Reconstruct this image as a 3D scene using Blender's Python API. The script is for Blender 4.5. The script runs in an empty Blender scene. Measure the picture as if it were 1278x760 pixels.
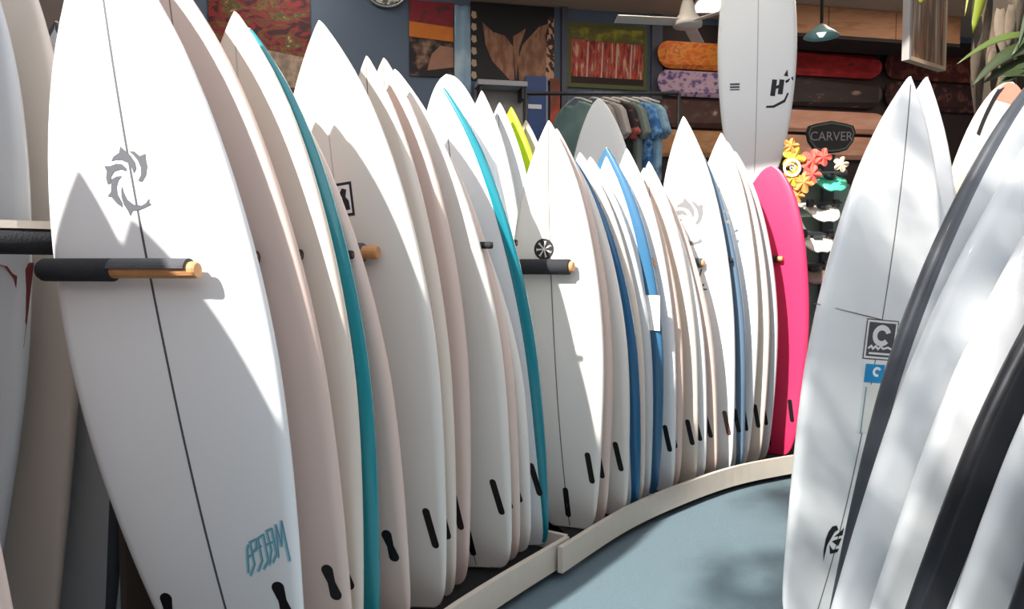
import bpy, bmesh, math, random
from mathutils import Vector, Matrix
random.seed(7)
SC = bpy.context.scene
COL = SC.collection

# ---------------------------------------------------------------- camera, sky, sun, exposure
FPX, CX, CY, ZC = 950.0, 639.0, 380.0, 1.26
PITCH = math.atan(50 / 950)
cam_d = bpy.data.cameras.new('camera'); cam = bpy.data.objects.new('camera', cam_d); COL.objects.link(cam)
cam_d.sensor_fit = 'HORIZONTAL'; cam_d.sensor_width = 36.0; cam_d.lens = 36.0 * FPX / 1278.0
cam_d.clip_start = 0.02; cam_d.clip_end = 200
cam.location = (0, 0, ZC); cam.rotation_euler = (math.pi / 2 - PITCH, 0, 0)
SC.camera = cam

world = bpy.data.worlds.new('world'); SC.world = world; world.use_nodes = True
bg = world.node_tree.nodes['Background']
bg.inputs[0].default_value = (0.92, 0.95, 1.0, 1); bg.inputs[1].default_value = 1.6

sun_d = bpy.data.lights.new('sun', 'SUN'); sun = bpy.data.objects.new('sun', sun_d); COL.objects.link(sun)
sun_d.energy = 10.5; sun_d.color = (1.0, 0.95, 0.87); sun_d.angle = math.radians(1.3)
SUN_DIR = Vector((0.28, 0.35, -0.35)).normalized()
sun.location = (-4, -5, 7); sun.rotation_euler = SUN_DIR.to_track_quat('-Z', 'Y').to_euler()

SC.view_settings.view_transform = 'Standard'; SC.view_settings.look = 'None'
SC.view_settings.exposure = 0.0; SC.view_settings.gamma = 1.0; SC.view_settings.use_curve_mapping = False

# ---------------------------------------------------------------- pixel helpers (a pixel gives a direction only)
FW = Vector((0, math.cos(PITCH), -math.sin(PITCH))); UP = Vector((0, math.sin(PITCH), math.cos(PITCH)))
CAM = Vector((0, 0, ZC))
def ray(px, py): return FW + Vector((1, 0, 0)) * ((px - CX) / FPX) + UP * ((CY - py) / FPX)
def at_y(px, py, y): r = ray(px, py); return CAM + r * (y / r.y)
def at_z(px, py, z): r = ray(px, py); return CAM + r * ((z - ZC) / r.z)
WB0 = Vector((0, 6.55, 0)); WBD = Vector((math.cos(math.radians(12)), math.sin(math.radians(12)), 0)); WBN = Vector((WBD.y, -WBD.x, 0))
def at_wall(px, py, off=0.0):
    r = ray(px, py); p0 = WB0 + WBN * off
    return CAM + r * ((p0 - CAM).dot(WBN) / r.dot(WBN))
def wall_uv(px, py): p = at_wall(px, py); return (p - WB0).dot(WBD), p.z

# ---------------------------------------------------------------- materials
def lin(c): return tuple((v / 12.92 if v <= 0.04045 else ((v + 0.055) / 1.055) ** 2.4) for v in c)
def rgb(r, g, b): return lin((r / 255, g / 255, b / 255)) + (1,)
MATS = {}
def mat(name, col, rough=0.5, coat=0.0, var=0.04, scale=6.0, bump=0.0, bscale=60.0, metal=0.0, emit=0.0):
    if name in MATS: return MATS[name]
    m = bpy.data.materials.new(name); m.use_nodes = True; nt = m.node_tree; b = nt.nodes['Principled BSDF']
    b.inputs['Roughness'].default_value = rough; b.inputs['Metallic'].default_value = metal
    b.inputs['Coat Weight'].default_value = coat; b.inputs['Coat Roughness'].default_value = 0.08
    c = rgb(*col)
    tc = nt.nodes.new('ShaderNodeTexCoord')
    n = nt.nodes.new('ShaderNodeTexNoise'); n.inputs['Scale'].default_value = scale; n.inputs['Detail'].default_value = 3
    nt.links.new(tc.outputs['Object'], n.inputs['Vector'])
    mx = nt.nodes.new('ShaderNodeMix'); mx.data_type = 'RGBA'
    mx.inputs[6].default_value = tuple(max(0, v * (1 - var)) for v in c[:3]) + (1,)
    mx.inputs[7].default_value = tuple(min(1, v * (1 + var)) for v in c[:3]) + (1,)
    nt.links.new(n.outputs['Fac'], mx.inputs[0]); nt.links.new(mx.outputs[2], b.inputs['Base Color'])
    if emit:
        b.inputs['Emission Color'].default_value = c; b.inputs['Emission Strength'].default_value = emit
    if bump:
        n2 = nt.nodes.new('ShaderNodeTexNoise'); n2.inputs['Scale'].default_value = bscale; n2.inputs['Detail'].default_value = 4
        nt.links.new(tc.outputs['Object'], n2.inputs['Vector'])
        bp = nt.nodes.new('ShaderNodeBump'); bp.inputs['Strength'].default_value = bump; bp.inputs['Distance'].default_value = 0.01
        nt.links.new(n2.outputs['Fac'], bp.inputs['Height']); nt.links.new(bp.outputs['Normal'], b.inputs['Normal'])
    MATS[name] = m
    return m
def ramp_mat(name, stops, scale=(8, 8, 8), rough=0.6, kind='noise', detail=4, distort=0.0):
    """printed graphics: a colour ramp over stretched noise in object space"""
    if name in MATS: return MATS[name]
    m = bpy.data.materials.new(name); m.use_nodes = True; nt = m.node_tree; b = nt.nodes['Principled BSDF']
    b.inputs['Roughness'].default_value = rough
    tc = nt.nodes.new('ShaderNodeTexCoord'); mp = nt.nodes.new('ShaderNodeMapping'); mp.inputs['Scale'].default_value = scale
    nt.links.new(tc.outputs['Object'], mp.inputs['Vector'])
    n = nt.nodes.new('ShaderNodeTexNoise'); n.inputs['Scale'].default_value = 1.0; n.inputs['Detail'].default_value = detail
    n.inputs['Distortion'].default_value = distort
    nt.links.new(mp.outputs[0], n.inputs['Vector'])
    r = nt.nodes.new('ShaderNodeValToRGB'); cr = r.color_ramp
    if kind == 'hard': cr.interpolation = 'CONSTANT'
    while len(cr.elements) < len(stops): cr.elements.new(0.5)
    for e, (p, c) in zip(cr.elements, stops): e.position = p; e.color = rgb(*c)
    nt.links.new(n.outputs['Fac'], r.inputs[0]); nt.links.new(r.outputs[0], b.inputs['Base Color'])
    MATS[name] = m
    return m

WHITE = {
    'cool': mat('board_white_cool', (240, 243, 246), 0.28, 0.35, 0.015, 2),
    'warm': mat('board_white_warm', (230, 218, 206), 0.30, 0.30, 0.02, 2),
    'pinkish': mat('board_white_bounce_pink', (224, 201, 191), 0.32, 0.25, 0.02, 2),  # pink deepened to carry light bounced between the boards
    'cream': mat('board_cream', (228, 218, 198), 0.32, 0.25, 0.03, 2),
    'neutral': mat('board_white_neutral', (232, 228, 222), 0.30, 0.3, 0.02, 2),
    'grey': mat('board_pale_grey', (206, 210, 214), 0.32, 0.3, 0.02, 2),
}
TEAL = mat('paint_teal', (24, 138, 150), 0.25, 0.5, 0.05, 3)
BTEAL = mat('paint_bright_teal', (14, 126, 142), 0.22, 0.5, 0.04, 3)
BLUE = mat('paint_blue', (24, 96, 142), 0.25, 0.5, 0.05, 3)
SBLUE = mat('paint_steel_blue', (58, 108, 146), 0.28, 0.45, 0.05, 3)
GBLUE = mat('paint_grey_blue', (92, 116, 140), 0.3, 0.4, 0.04, 3)
PINK = mat('paint_pink', (216, 52, 96), 0.3, 0.35, 0.04, 3)
LIME = mat('paint_lime', (205, 235, 40), 0.3, 0.35, 0.04, 3)
BLACKR = mat('paint_black_rail', (34, 36, 42), 0.3, 0.4, 0.15, 12)
GREYR = mat('paint_dark_grey_rail', (74, 78, 86), 0.35, 0.35, 0.12, 12)
SALMON = mat('paint_salmon', (235, 140, 120), 0.35, 0.3, 0.06, 4)
STRG = mat('stringer_wood', (118, 108, 100), 0.5)
STRD = mat('stringer_dark', (84, 84, 92), 0.5)
STRL = mat('stringer_faint', (190, 188, 188), 0.5)
FIN = mat('fin_plug_black', (16, 14, 18), 0.45)
FINB = mat('fin_plug_brown', (96, 70, 62), 0.45)
INKG = mat('ink_grey', (84, 86, 94), 0.6)
INKL = mat('ink_light_grey', (122, 122, 126), 0.6)
INKB = mat('ink_black', (30, 28, 34), 0.6)
INKC = mat('ink_light_blue', (150, 205, 222), 0.6)
INKCD = mat('ink_slate_blue', (112, 156, 176), 0.6)
INKW = mat('ink_white', (236, 236, 238), 0.6)
STB = mat('sticker_blue', (24, 140, 200), 0.4)
STW = mat('sticker_pale', (222, 226, 222), 0.4)
REDD = mat('ink_dark_red', (110, 34, 36), 0.5)
FOAM = mat('foam_black', (36, 37, 42), 0.85, 0, 0.25, 30, 0.35, 220)
FOAMG = mat('foam_worn_grey', (74, 76, 82), 0.9, 0, 0.25, 30, 0.35, 220)
DOWEL = mat('dowel_wood', (196, 140, 92), 0.6, 0, 0.18, 40, 0.1, 90)
LIP = mat('beige_laminate', (205, 196, 184), 0.55, 0, 0.05, 20, 0.06, 150)
TRAYM = mat('tray_black_carpet', (30, 26, 26), 0.95, 0, 0.3, 60, 0.5, 300)
KICK = mat('kick_black', (14, 14, 16), 0.7)

# ---------------------------------------------------------------- object helpers
def link(o, parent=None):
    COL.objects.link(o)
    if parent: o.parent = parent
    return o
def empty(name, loc=(0, 0, 0), rz=0.0):
    o = bpy.data.objects.new(name, None); o.empty_display_size = 0.05; link(o); o.location = loc; o.rotation_euler = (0, 0, rz); return o
def tag(o, label, cat, group=None, kind=None):
    o['label'] = label; o['category'] = cat
    if group: o['group'] = group
    if kind: o['kind'] = kind
    return o
def struct(o, label, cat): o['kind'] = 'structure'; o['label'] = label; o['category'] = cat; return o
def meshobj(name, verts, faces, m, parent=None, smooth=False):
    me = bpy.data.meshes.new(name); me.from_pydata([tuple(v) for v in verts], [], faces); me.update()
    if smooth:
        for p in me.polygons: p.use_smooth = True
    me.materials.append(m)
    return link(bpy.data.objects.new(name, me), parent)
def bmobj(name, bm, m, parent=None, smooth=False):
    bmesh.ops.recalc_face_normals(bm, faces=bm.faces[:])
    me = bpy.data.meshes.new(name); bm.to_mesh(me); bm.free()
    if smooth:
        for p in me.polygons: p.use_smooth = True
    me.materials.append(m)
    return link(bpy.data.objects.new(name, me), parent)
def box_bm(bm, lo, hi, mtx=None, bev=0.0):
    vs = [bm.verts.new((x, y, z)) for x in (lo[0], hi[0]) for y in (lo[1], hi[1]) for z in (lo[2], hi[2])]
    fs = [bm.faces.new([vs[i] for i in f]) for f in ((0, 1, 3, 2), (4, 6, 7, 5), (0, 4, 5, 1), (2, 3, 7, 6), (0, 2, 6, 4), (1, 5, 7, 3))]
    if bev: 
        es = list({e for f in fs for e in f.edges})
        r = bmesh.ops.bevel(bm, geom=es, offset=bev, segments=2, affect='EDGES', profile=0.6)
        vs = list({v for f in r['faces'] for v in f.verts} | {v for v in vs if v.is_valid})
    if mtx: bmesh.ops.transform(bm, matrix=mtx, verts=[v for v in vs if v.is_valid])
def box(name, lo, hi, m, parent=None, mtx=None, bev=0.0):
    bm = bmesh.new(); box_bm(bm, lo, hi, mtx, bev); return bmobj(name, bm, m, parent)
def tube_pts(pts, rad, n=10, cap=True):
    """verts, faces of a tube along points; rad a number or one per point"""
    pts = [Vector(p) for p in pts]; V, Fc = [], []
    rs = rad if isinstance(rad, (list, tuple)) else [rad] * len(pts)
    prev = None
    for i, p in enumerate(pts):
        t = (pts[min(i + 1, len(pts) - 1)] - pts[max(i - 1, 0)]).normalized()
        ref = prev if prev is not None else (Vector((0, 0, 1)) if abs(t.z) < 0.9 else Vector((1, 0, 0)))
        a = (ref - t * ref.dot(t)).normalized(); prev = a; b = t.cross(a)
        for k in range(n):
            th = 2 * math.pi * k / n; V.append(p + (a * math.cos(th) + b * math.sin(th)) * rs[i])
    for i in range(len(pts) - 1):
        for k in range(n): Fc.append((i * n + k, i * n + (k + 1) % n, (i + 1) * n + (k + 1) % n, (i + 1) * n + k))
    if cap: Fc.append(tuple(range(n - 1, -1, -1))); Fc.append(tuple((len(pts) - 1) * n + k for k in range(n)))
    return V, Fc
def tube(name, pts, rad, m, parent=None, n=10, smooth=True):
    V, Fc = tube_pts(pts, rad, n); o = meshobj(name, V, Fc, m, parent, smooth); return o
def prism(name, outline, depth, m, parent=None, mtx=None, bev=0.0):
    """outline in local XZ, extruded from y=0 to y=depth"""
    bm = bmesh.new()
    f = bm.faces.new([bm.verts.new((x, 0, z)) for x, z in outline])
    r = bmesh.ops.extrude_face_region(bm, geom=[f])
    bmesh.ops.translate(bm, vec=(0, depth, 0), verts=[g for g in r['geom'] if isinstance(g, bmesh.types.BMVert)])
    if bev: bmesh.ops.bevel(bm, geom=bm.edges[:], offset=bev, segments=2, affect='EDGES', profile=0.6)
    if mtx: bmesh.ops.transform(bm, matrix=mtx, verts=bm.verts[:])
    return bmobj(name, bm, m, parent)
def text_polys(txt, size):
    c = bpy.data.curves.new('lettering', 'FONT'); c.body = txt; c.size = size; c.align_x = 'CENTER'; c.align_y = 'CENTER'; c.resolution_u = 3
    o = bpy.data.objects.new('lettering', c); COL.objects.link(o)
    dg = bpy.context.evaluated_depsgraph_get(); dg.update(); me = o.evaluated_get(dg).to_mesh()
    V = [(v.co.x, v.co.y) for v in me.vertices]; Fc = [tuple(p.vertices) for p in me.polygons]
    o.evaluated_get(dg).to_mesh_clear(); bpy.data.objects.remove(o); bpy.data.curves.remove(c)
    return V, Fc

# ---------------------------------------------------------------- the room
CEIL = 3.75
BULK = 3.45
def wall_pt(u, z=0.0, off=0.0): p = WB0 + WBD * u + WBN * off; return Vector((p.x, p.y, z))
carpet = mat('blue_grey_carpet', (98, 118, 128), 0.95, 0, 0.14, 90, 0.5, 420)
struct(box('floor', (-3.2, -4, -0.1), (5.2, 8, 0), carpet), 'blue-grey carpet floor of the shop', 'floor')
wallm = mat('slate_blue_wall', (98, 112, 132), 0.8, 0, 0.05, 3, 0.05, 80)
o = meshobj('wall_back', [wall_pt(u, z, -t) for t in (0, 0.12) for u in (-2.8, 5.0) for z in (0, CEIL)],
            [(0, 1, 3, 2), (4, 6, 7, 5), (0, 4, 5, 1), (2, 3, 7, 6), (0, 2, 6, 4), (1, 5, 7, 3)], wallm)
struct(o, 'slate blue back wall behind the racks', 'wall')
struct(box('wall_left', (-2.72, 0.4, 0), (-2.55, 6.3, CEIL), mat('left_wall_paint', (112, 98, 94), 0.85, 0, 0.05, 3, 0.05, 80)), 'plain painted side wall left of the surfboard rack', 'wall')
struct(box('wall_left', (-2.72, -2.6, 0), (-2.55, 0.4, 2.5), mat('left_wall_paint', (112, 98, 94))), 'added unseen side wall, kept low to let the sun in', 'wall')  # unseen stretch, height set so sun clears it to the first boards
struct(box('wall_right', (4.85, -2.6, 0), (5.0, 7.8, CEIL), mat('right_wall_paint', (96, 84, 78), 0.85, 0, 0.05, 3, 0.05, 80)), 'dark brown side wall behind the palm', 'wall')
struct(box('wall_front_added', (-2.9, -2.75, 0), (5.0, -2.6, 2.9), mat('front_wall_paint', (128, 114, 104), 0.85, 0, 0.05, 3, 0.05, 80)), 'added unseen beige wall opposite the racks, blocking low light', 'wall')  # unseen wall put in so the lower boards get less light
struct(meshobj('trim_3', [wall_pt(u, z, t) for t in (0.001, 1.25) for u in (-.36, 4.7) for z in (BULK, CEIL - .001)], [(0, 1, 3, 2), (4, 6, 7, 5), (0, 4, 5, 1), (2, 3, 7, 6), (0, 2, 6, 4), (1, 5, 7, 3)], mat('bulkhead_brown', (186, 160, 142), 0.9, 0, 0.06, 3, 0.05, 60)), 'brown bulkhead dropped from the ceiling along the back wall', 'bulkhead')
struct(box('ceiling', (-2.9, 3.05, CEIL), (5.0, 7.9, CEIL + 0.12), mat('ceiling_brown', (128, 112, 102), 0.9, 0, 0.06, 3, 0.05, 60)), 'brown ceiling over the rear of the shop', 'ceiling')

# ---------------------------------------------------------------- rack trays
def offset_poly(P, d):
    R = []
    for i, p in enumerate(P):
        t = (P[min(i + 1, len(P) - 1)] - P[max(i - 1, 0)]); t.z = 0; t.normalize()
        R.append(p + Vector((-t.y, t.x, 0)) * d)
    return R
def strip(name, P, d0, d1, z0, z1, m, parent):
    A, B = offset_poly(P, d0), offset_poly(P, d1); V = []; Fc = []
    for a, b in zip(A, B): V += [(a.x, a.y, z0), (b.x, b.y, z0), (b.x, b.y, z1), (a.x, a.y, z1)]
    for i in range(len(P) - 1):
        for k in range(4): Fc.append((i * 4 + k, (i + 1) * 4 + k, (i + 1) * 4 + (k + 1) % 4, i * 4 + (k + 1) % 4))
    n = len(P) - 1; Fc += [(3, 2, 1, 0), (n * 4, n * 4 + 1, n * 4 + 2, n * 4 + 3)]
    bm = bmesh.new(); vs = [bm.verts.new(v) for v in V]
    for f in Fc: bm.faces.new([vs[i] for i in f])
    return bmobj(name, bm, m, parent)
ZT = 0.07
def smooth_line(P, n=6):
    R = []
    for i in range(len(P) - 1):
        p0, p1, p2, p3 = P[max(i - 1, 0)], P[i], P[i + 1], P[min(i + 2, len(P) - 1)]
        for k in range(n):
            t = k / n; R.append(0.5 * ((2 * p1) + (p2 - p0) * t + (2 * p0 - 5 * p1 + 4 * p2 - p3) * t * t + (3 * p1 - p0 - 3 * p2 + p3) * t ** 3))
    R.append(P[-1]); return R
near = [Vector((-1.00, 1.05, 0)), Vector((-0.57, 1.74, 0)), Vector((-0.167, 2.475, 0)), Vector((0.237, 3.08, 0))]
far = [Vector((0.2, 2.96, 0)), Vector((0.530, 3.445, 0)), Vector((0.868, 3.825, 0)), Vector((1.23, 4.156, 0)), Vector((1.595, 4.38, 0)), Vector((2.05, 4.60, 0))]
nearS, farS = smooth_line(near), smooth_line(far)
t = empty('rack_tray', (0, 0, 0))
tag(t, 'straight beige-lipped floor tray under the teal-railed surfboards', 'tray')
strip('front_lip', nearS, 0, 0.022, 0.035, 0.14, LIP, t)
strip('tray_floor', nearS, 0.024, 0.62, 0.045, ZT, TRAYM, t)
strip('toe_kick', nearS, 0.05, 0.57, 0.0, 0.044, KICK, t)
e0 = nearS[-1]; d_ = Vector((-0.83, 0.55, 0))
strip('end_lip', [e0 + d_ * 0.02, e0 + d_ * 0.3], -0.022, 0.0, 0.035, 0.14, LIP, t)
t = empty('rack_tray', (0, 0, 0))
tag(t, 'curved beige-lipped floor tray under the blue and pink surfboards', 'tray')
strip('front_lip', farS, 0, 0.022, 0.035, 0.14, LIP, t)
strip('tray_floor', [Vector((0.285, 3.16, 0))] + farS[3:], 0.024, 0.55, 0.045, ZT, TRAYM, t)
strip('toe_kick', [Vector((0.30, 3.18, 0))] + farS[3:], 0.05, 0.50, 0.0, 0.044, KICK, t)

# ---------------------------------------------------------------- surfboards
OUT = [(0, .40), (.006, .47), (.02, .535), (.05, .61), (.1, .69), (.165, .775), (.25, .87), (.35, .955), (.45, 1), (.55, .985), (.65, .915), (.75, .785), (.835, .615), (.9, .43), (.95, .245), (.98, .115), (.995, .042), (1, .004)]
OUTM = None
OUTR = [(0, .36), (.006, .44), (.02, .52), (.05, .61), (.1, .71), (.165, .80), (.25, .89), (.35, .96), (.45, 1), (.55, .995), (.65, .95), (.75, .865), (.835, .745), (.9, .60), (.95, .42), (.98, .26), (.995, .12), (1, .01)]
OUTM = [(a[0], (a[1] + b[1]) / 2) for a, b in zip(OUT, OUTR)]
FOIL = [(0, .28), (.03, .42), (.1, .62), (.25, .88), (.45, 1), (.6, 1), (.8, .8), (.93, .5), (1, .22)]
def interp(T, x):
    if x <= T[0][0]: return T[0][1]
    for i in range(len(T) - 1):
        (x0, y0), (x1, y1) = T[i], T[i + 1]
        if x <= x1:
            # cubic hermite with finite-difference slopes
            h = x1 - x0; u = (x - x0) / h
            m0 = (y1 - T[i - 1][1]) / (x1 - T[i - 1][0]) if i else (y1 - y0) / h
            m1 = (T[i + 2][1] - y0) / (T[i + 2][0] - x0) if i + 2 < len(T) else (y1 - y0) / h
            return (2 * u**3 - 3 * u * u + 1) * y0 + (u**3 - 2 * u * u + u) * h * m0 + (3 * u * u - 2 * u**3) * y1 + (u**3 - u * u) * h * m1
    return T[-1][1]
STN = [0, .003, .008, .018, .035, .06, .09] + [.13 + .035 * i for i in range(20)] + [.825, .855, .885, .91, .93, .95, .965, .977, .987, .994, .998, 1]
ROCK = 0.07
def rock(s, R): return R * (1 - (abs((s - .45) / .55) ** 2.3 if s > .45 else abs((.45 - s) / .45) ** 2.2))
def half_profile(w, t, k=0.0, bw=None):
    """bottom centre -> rail -> deck centre; bw: start the profile bw metres inside the rail (rail band)"""
    r = min(t * 0.55, w * 0.9); xi = w - r; P = []
    if bw is None:
        P += [(xi * f, 0.0) for f in (0, .35, .7)]
    else:
        P += [(max(xi - bw, 0), 0.0)]
    for i in range(8):
        a = -math.pi / 2 + math.pi * i / 7; P.append((xi + r * math.cos(a), t * .425 + t * .425 * math.sin(a)))
    if bw is None:
        for f in (.75, .5, .25, 0): P.append((xi * f, t * .85 + t * .15 * (1 - f * f)))
    else:
        f = max(xi - bw, 0) / max(xi, 1e-5); P.append((max(xi - bw, 0), t * .85 + t * .15 * (1 - f * f)))
    return [(x, y) for x, y in P]
BOARDS = {}
def surfboard(key, tail, nose, W, yaw, label, base, group=None, T=0.06, R=ROCK, outline=OUT, band=None, bw=0.0, stringer=STRG, sw=0.0035,
              plugs='bar', plugmat=None, floor=ZT, plugset=(-1, 0, 1), band_sides=(1, -1)):
    tail, nose = Vector(tail), Vector(nose)
    L = (nose - tail).length; a = (nose - tail) / L; yw = math.radians(yaw)
    n = Vector((math.sin(yw), -math.cos(yw), 0)); n = (n - a * a.dot(n)).normalized(); u = a.cross(n)
    root = bpy.data.objects.new('surfboard', None); root.empty_display_size = 0.05; link(root)
    M = Matrix(((u.x, -n.x, a.x, tail.x), (u.y, -n.y, a.y, tail.y), (u.z, -n.z, a.z, tail.z), (0, 0, 0, 1)))
    V, Fc = [], []; nr = None
    for s in STN:
        w = max(interp(outline, s), .004) * W / 2; t = T * interp(FOIL, s); y0 = -rock(s, R)
        H = half_profile(w, t); ring = [(x, y) for x, y in H] + [(-x, y) for x, y in H[-2:0:-1]]
        nr = len(ring); V += [(x, y0 + y, s * L) for x, y in ring]
    for i in range(len(STN) - 1):
        for k in range(nr): Fc.append((i * nr + k, i * nr + (k + 1) % nr, (i + 1) * nr + (k + 1) % nr, (i + 1) * nr + k))
    Fc.append(tuple(range(nr - 1, -1, -1))); Fc.append(tuple((len(STN) - 1) * nr + k for k in range(nr)))
    if floor is not None:
        lo = min((M @ Vector(v)).z for v in V); M.translation.z += floor + 0.001 - lo
    root.matrix_world = M
    tag(root, label, 'surfboard', group)
    meshobj('body', V, Fc, base, root, True)
    if band:
        for sd in band_sides:
            V, Fc = [], []; e = 0.0008
            for s in STN[2:-1]:
                w = max(interp(outline, s), .004) * W / 2; t = T * interp(FOIL, s); y0 = -rock(s, R)
                H = half_profile(w + e, t + 2 * e, bw=bw)
                V += [(sd * x, y0 - e + y, s * L) for x, y in H]; nb = len(H)
            for i in range(len(STN) - 4):
                for k in range(nb - 1):
                    q = (i * nb + k, i * nb + k + 1, (i + 1) * nb + k + 1, (i + 1) * nb + k); Fc.append(q if sd > 0 else q[::-1])
            meshobj('rail_band', V, Fc, band, root, True)
    B = dict(root=root, M=M, L=L, W=W, R=R, out=outline, T=T); BOARDS[key] = B
    if stringer:
        V, Fc = [], []
        ss = [.006] + [.03 + .03 * i for i in range(32)] + [.985]
        for s in ss:
            y = -rock(s, R) - 0.0007; V += [(-sw / 2, y, s * L), (sw / 2, y, s * L)]
        for i in range(len(ss) - 1): Fc.append((2 * i, 2 * i + 1, 2 * i + 3, 2 * i + 2))
        meshobj('stringer', V, Fc, stringer, root)
    if plugs:
        for sd in plugset:
            x0 = sd * W * 0.29; z0 = 0.30 if sd else 0.125
            if plugs == 'bar': o = bar_outline(0.145, 0.026, 0)
            else: o = bar_outline(0.108, 0.034, 0.34)
            th = math.radians(5.0 * sd)
            P = [(x0 + x * math.cos(th) - z * math.sin(th), z0 + x * math.sin(th) + z * math.cos(th)) for x, z in o]
            decal(key, 'fin_plug', [P], plugmat or FIN, 0.0012)
    return root
def bar_outline(l, w, pinch):
    P = []
    n = 8; r = w / 2
    for i in range(n + 1): a = math.pi * i / n; P.append((r * math.cos(a), l / 2 - r + r * math.sin(a)))
    P.append((-r * (1 - pinch), 0))
    for i in range(n + 1): a = math.pi + math.pi * i / n; P.append((r * math.cos(a), -l / 2 + r + r * math.sin(a)))
    P.append((r * (1 - pinch), 0))
    return P
def surf_y(B, x, z):
    """depth of the bottom skin at (x, z) in board coordinates"""
    s = z / B['L']; s = min(max(s, 0), 1)
    w = max(interp(B['out'], s), .004) * B['W'] / 2; t = B['T'] * interp(FOIL, s); r = min(t * .55, w * .9); xi = w - r
    y = -rock(s, B['R'])
    if abs(x) > xi:
        q = min((abs(x) - xi) / r, 1); y += t * .425 * (1 - math.sqrt(max(0, 1 - q * q)))
    return y
def decal(key, name, polys, m, off=0.001, faces=None):
    B = BOARDS[key]; V, Fc = [], []
    if faces is None:
        for P in polys: i0 = len(V); V += P; Fc.append(tuple(range(i0, i0 + len(P))))
    else: V, Fc = polys, faces
    area = 0
    V3 = [(x, surf_y(B, x, z) - off, z) for x, z in V]
    return meshobj(name, V3, Fc, m, B['root'])
def on_board(key, px, py):
    """board coordinates (x, z) of the bottom skin seen at a pixel"""
    B = BOARDS[key]; Mi = B['M'].inverted(); o = Mi @ CAM; d = (Mi.to_3x3() @ ray(px, py)); y = -B['R']
    for _ in range(8):
        t = (y - o.y) / d.y; p = o + d * t; y = surf_y(B, p.x, p.z)
    return p.x, p.z

WRACK = None
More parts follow.
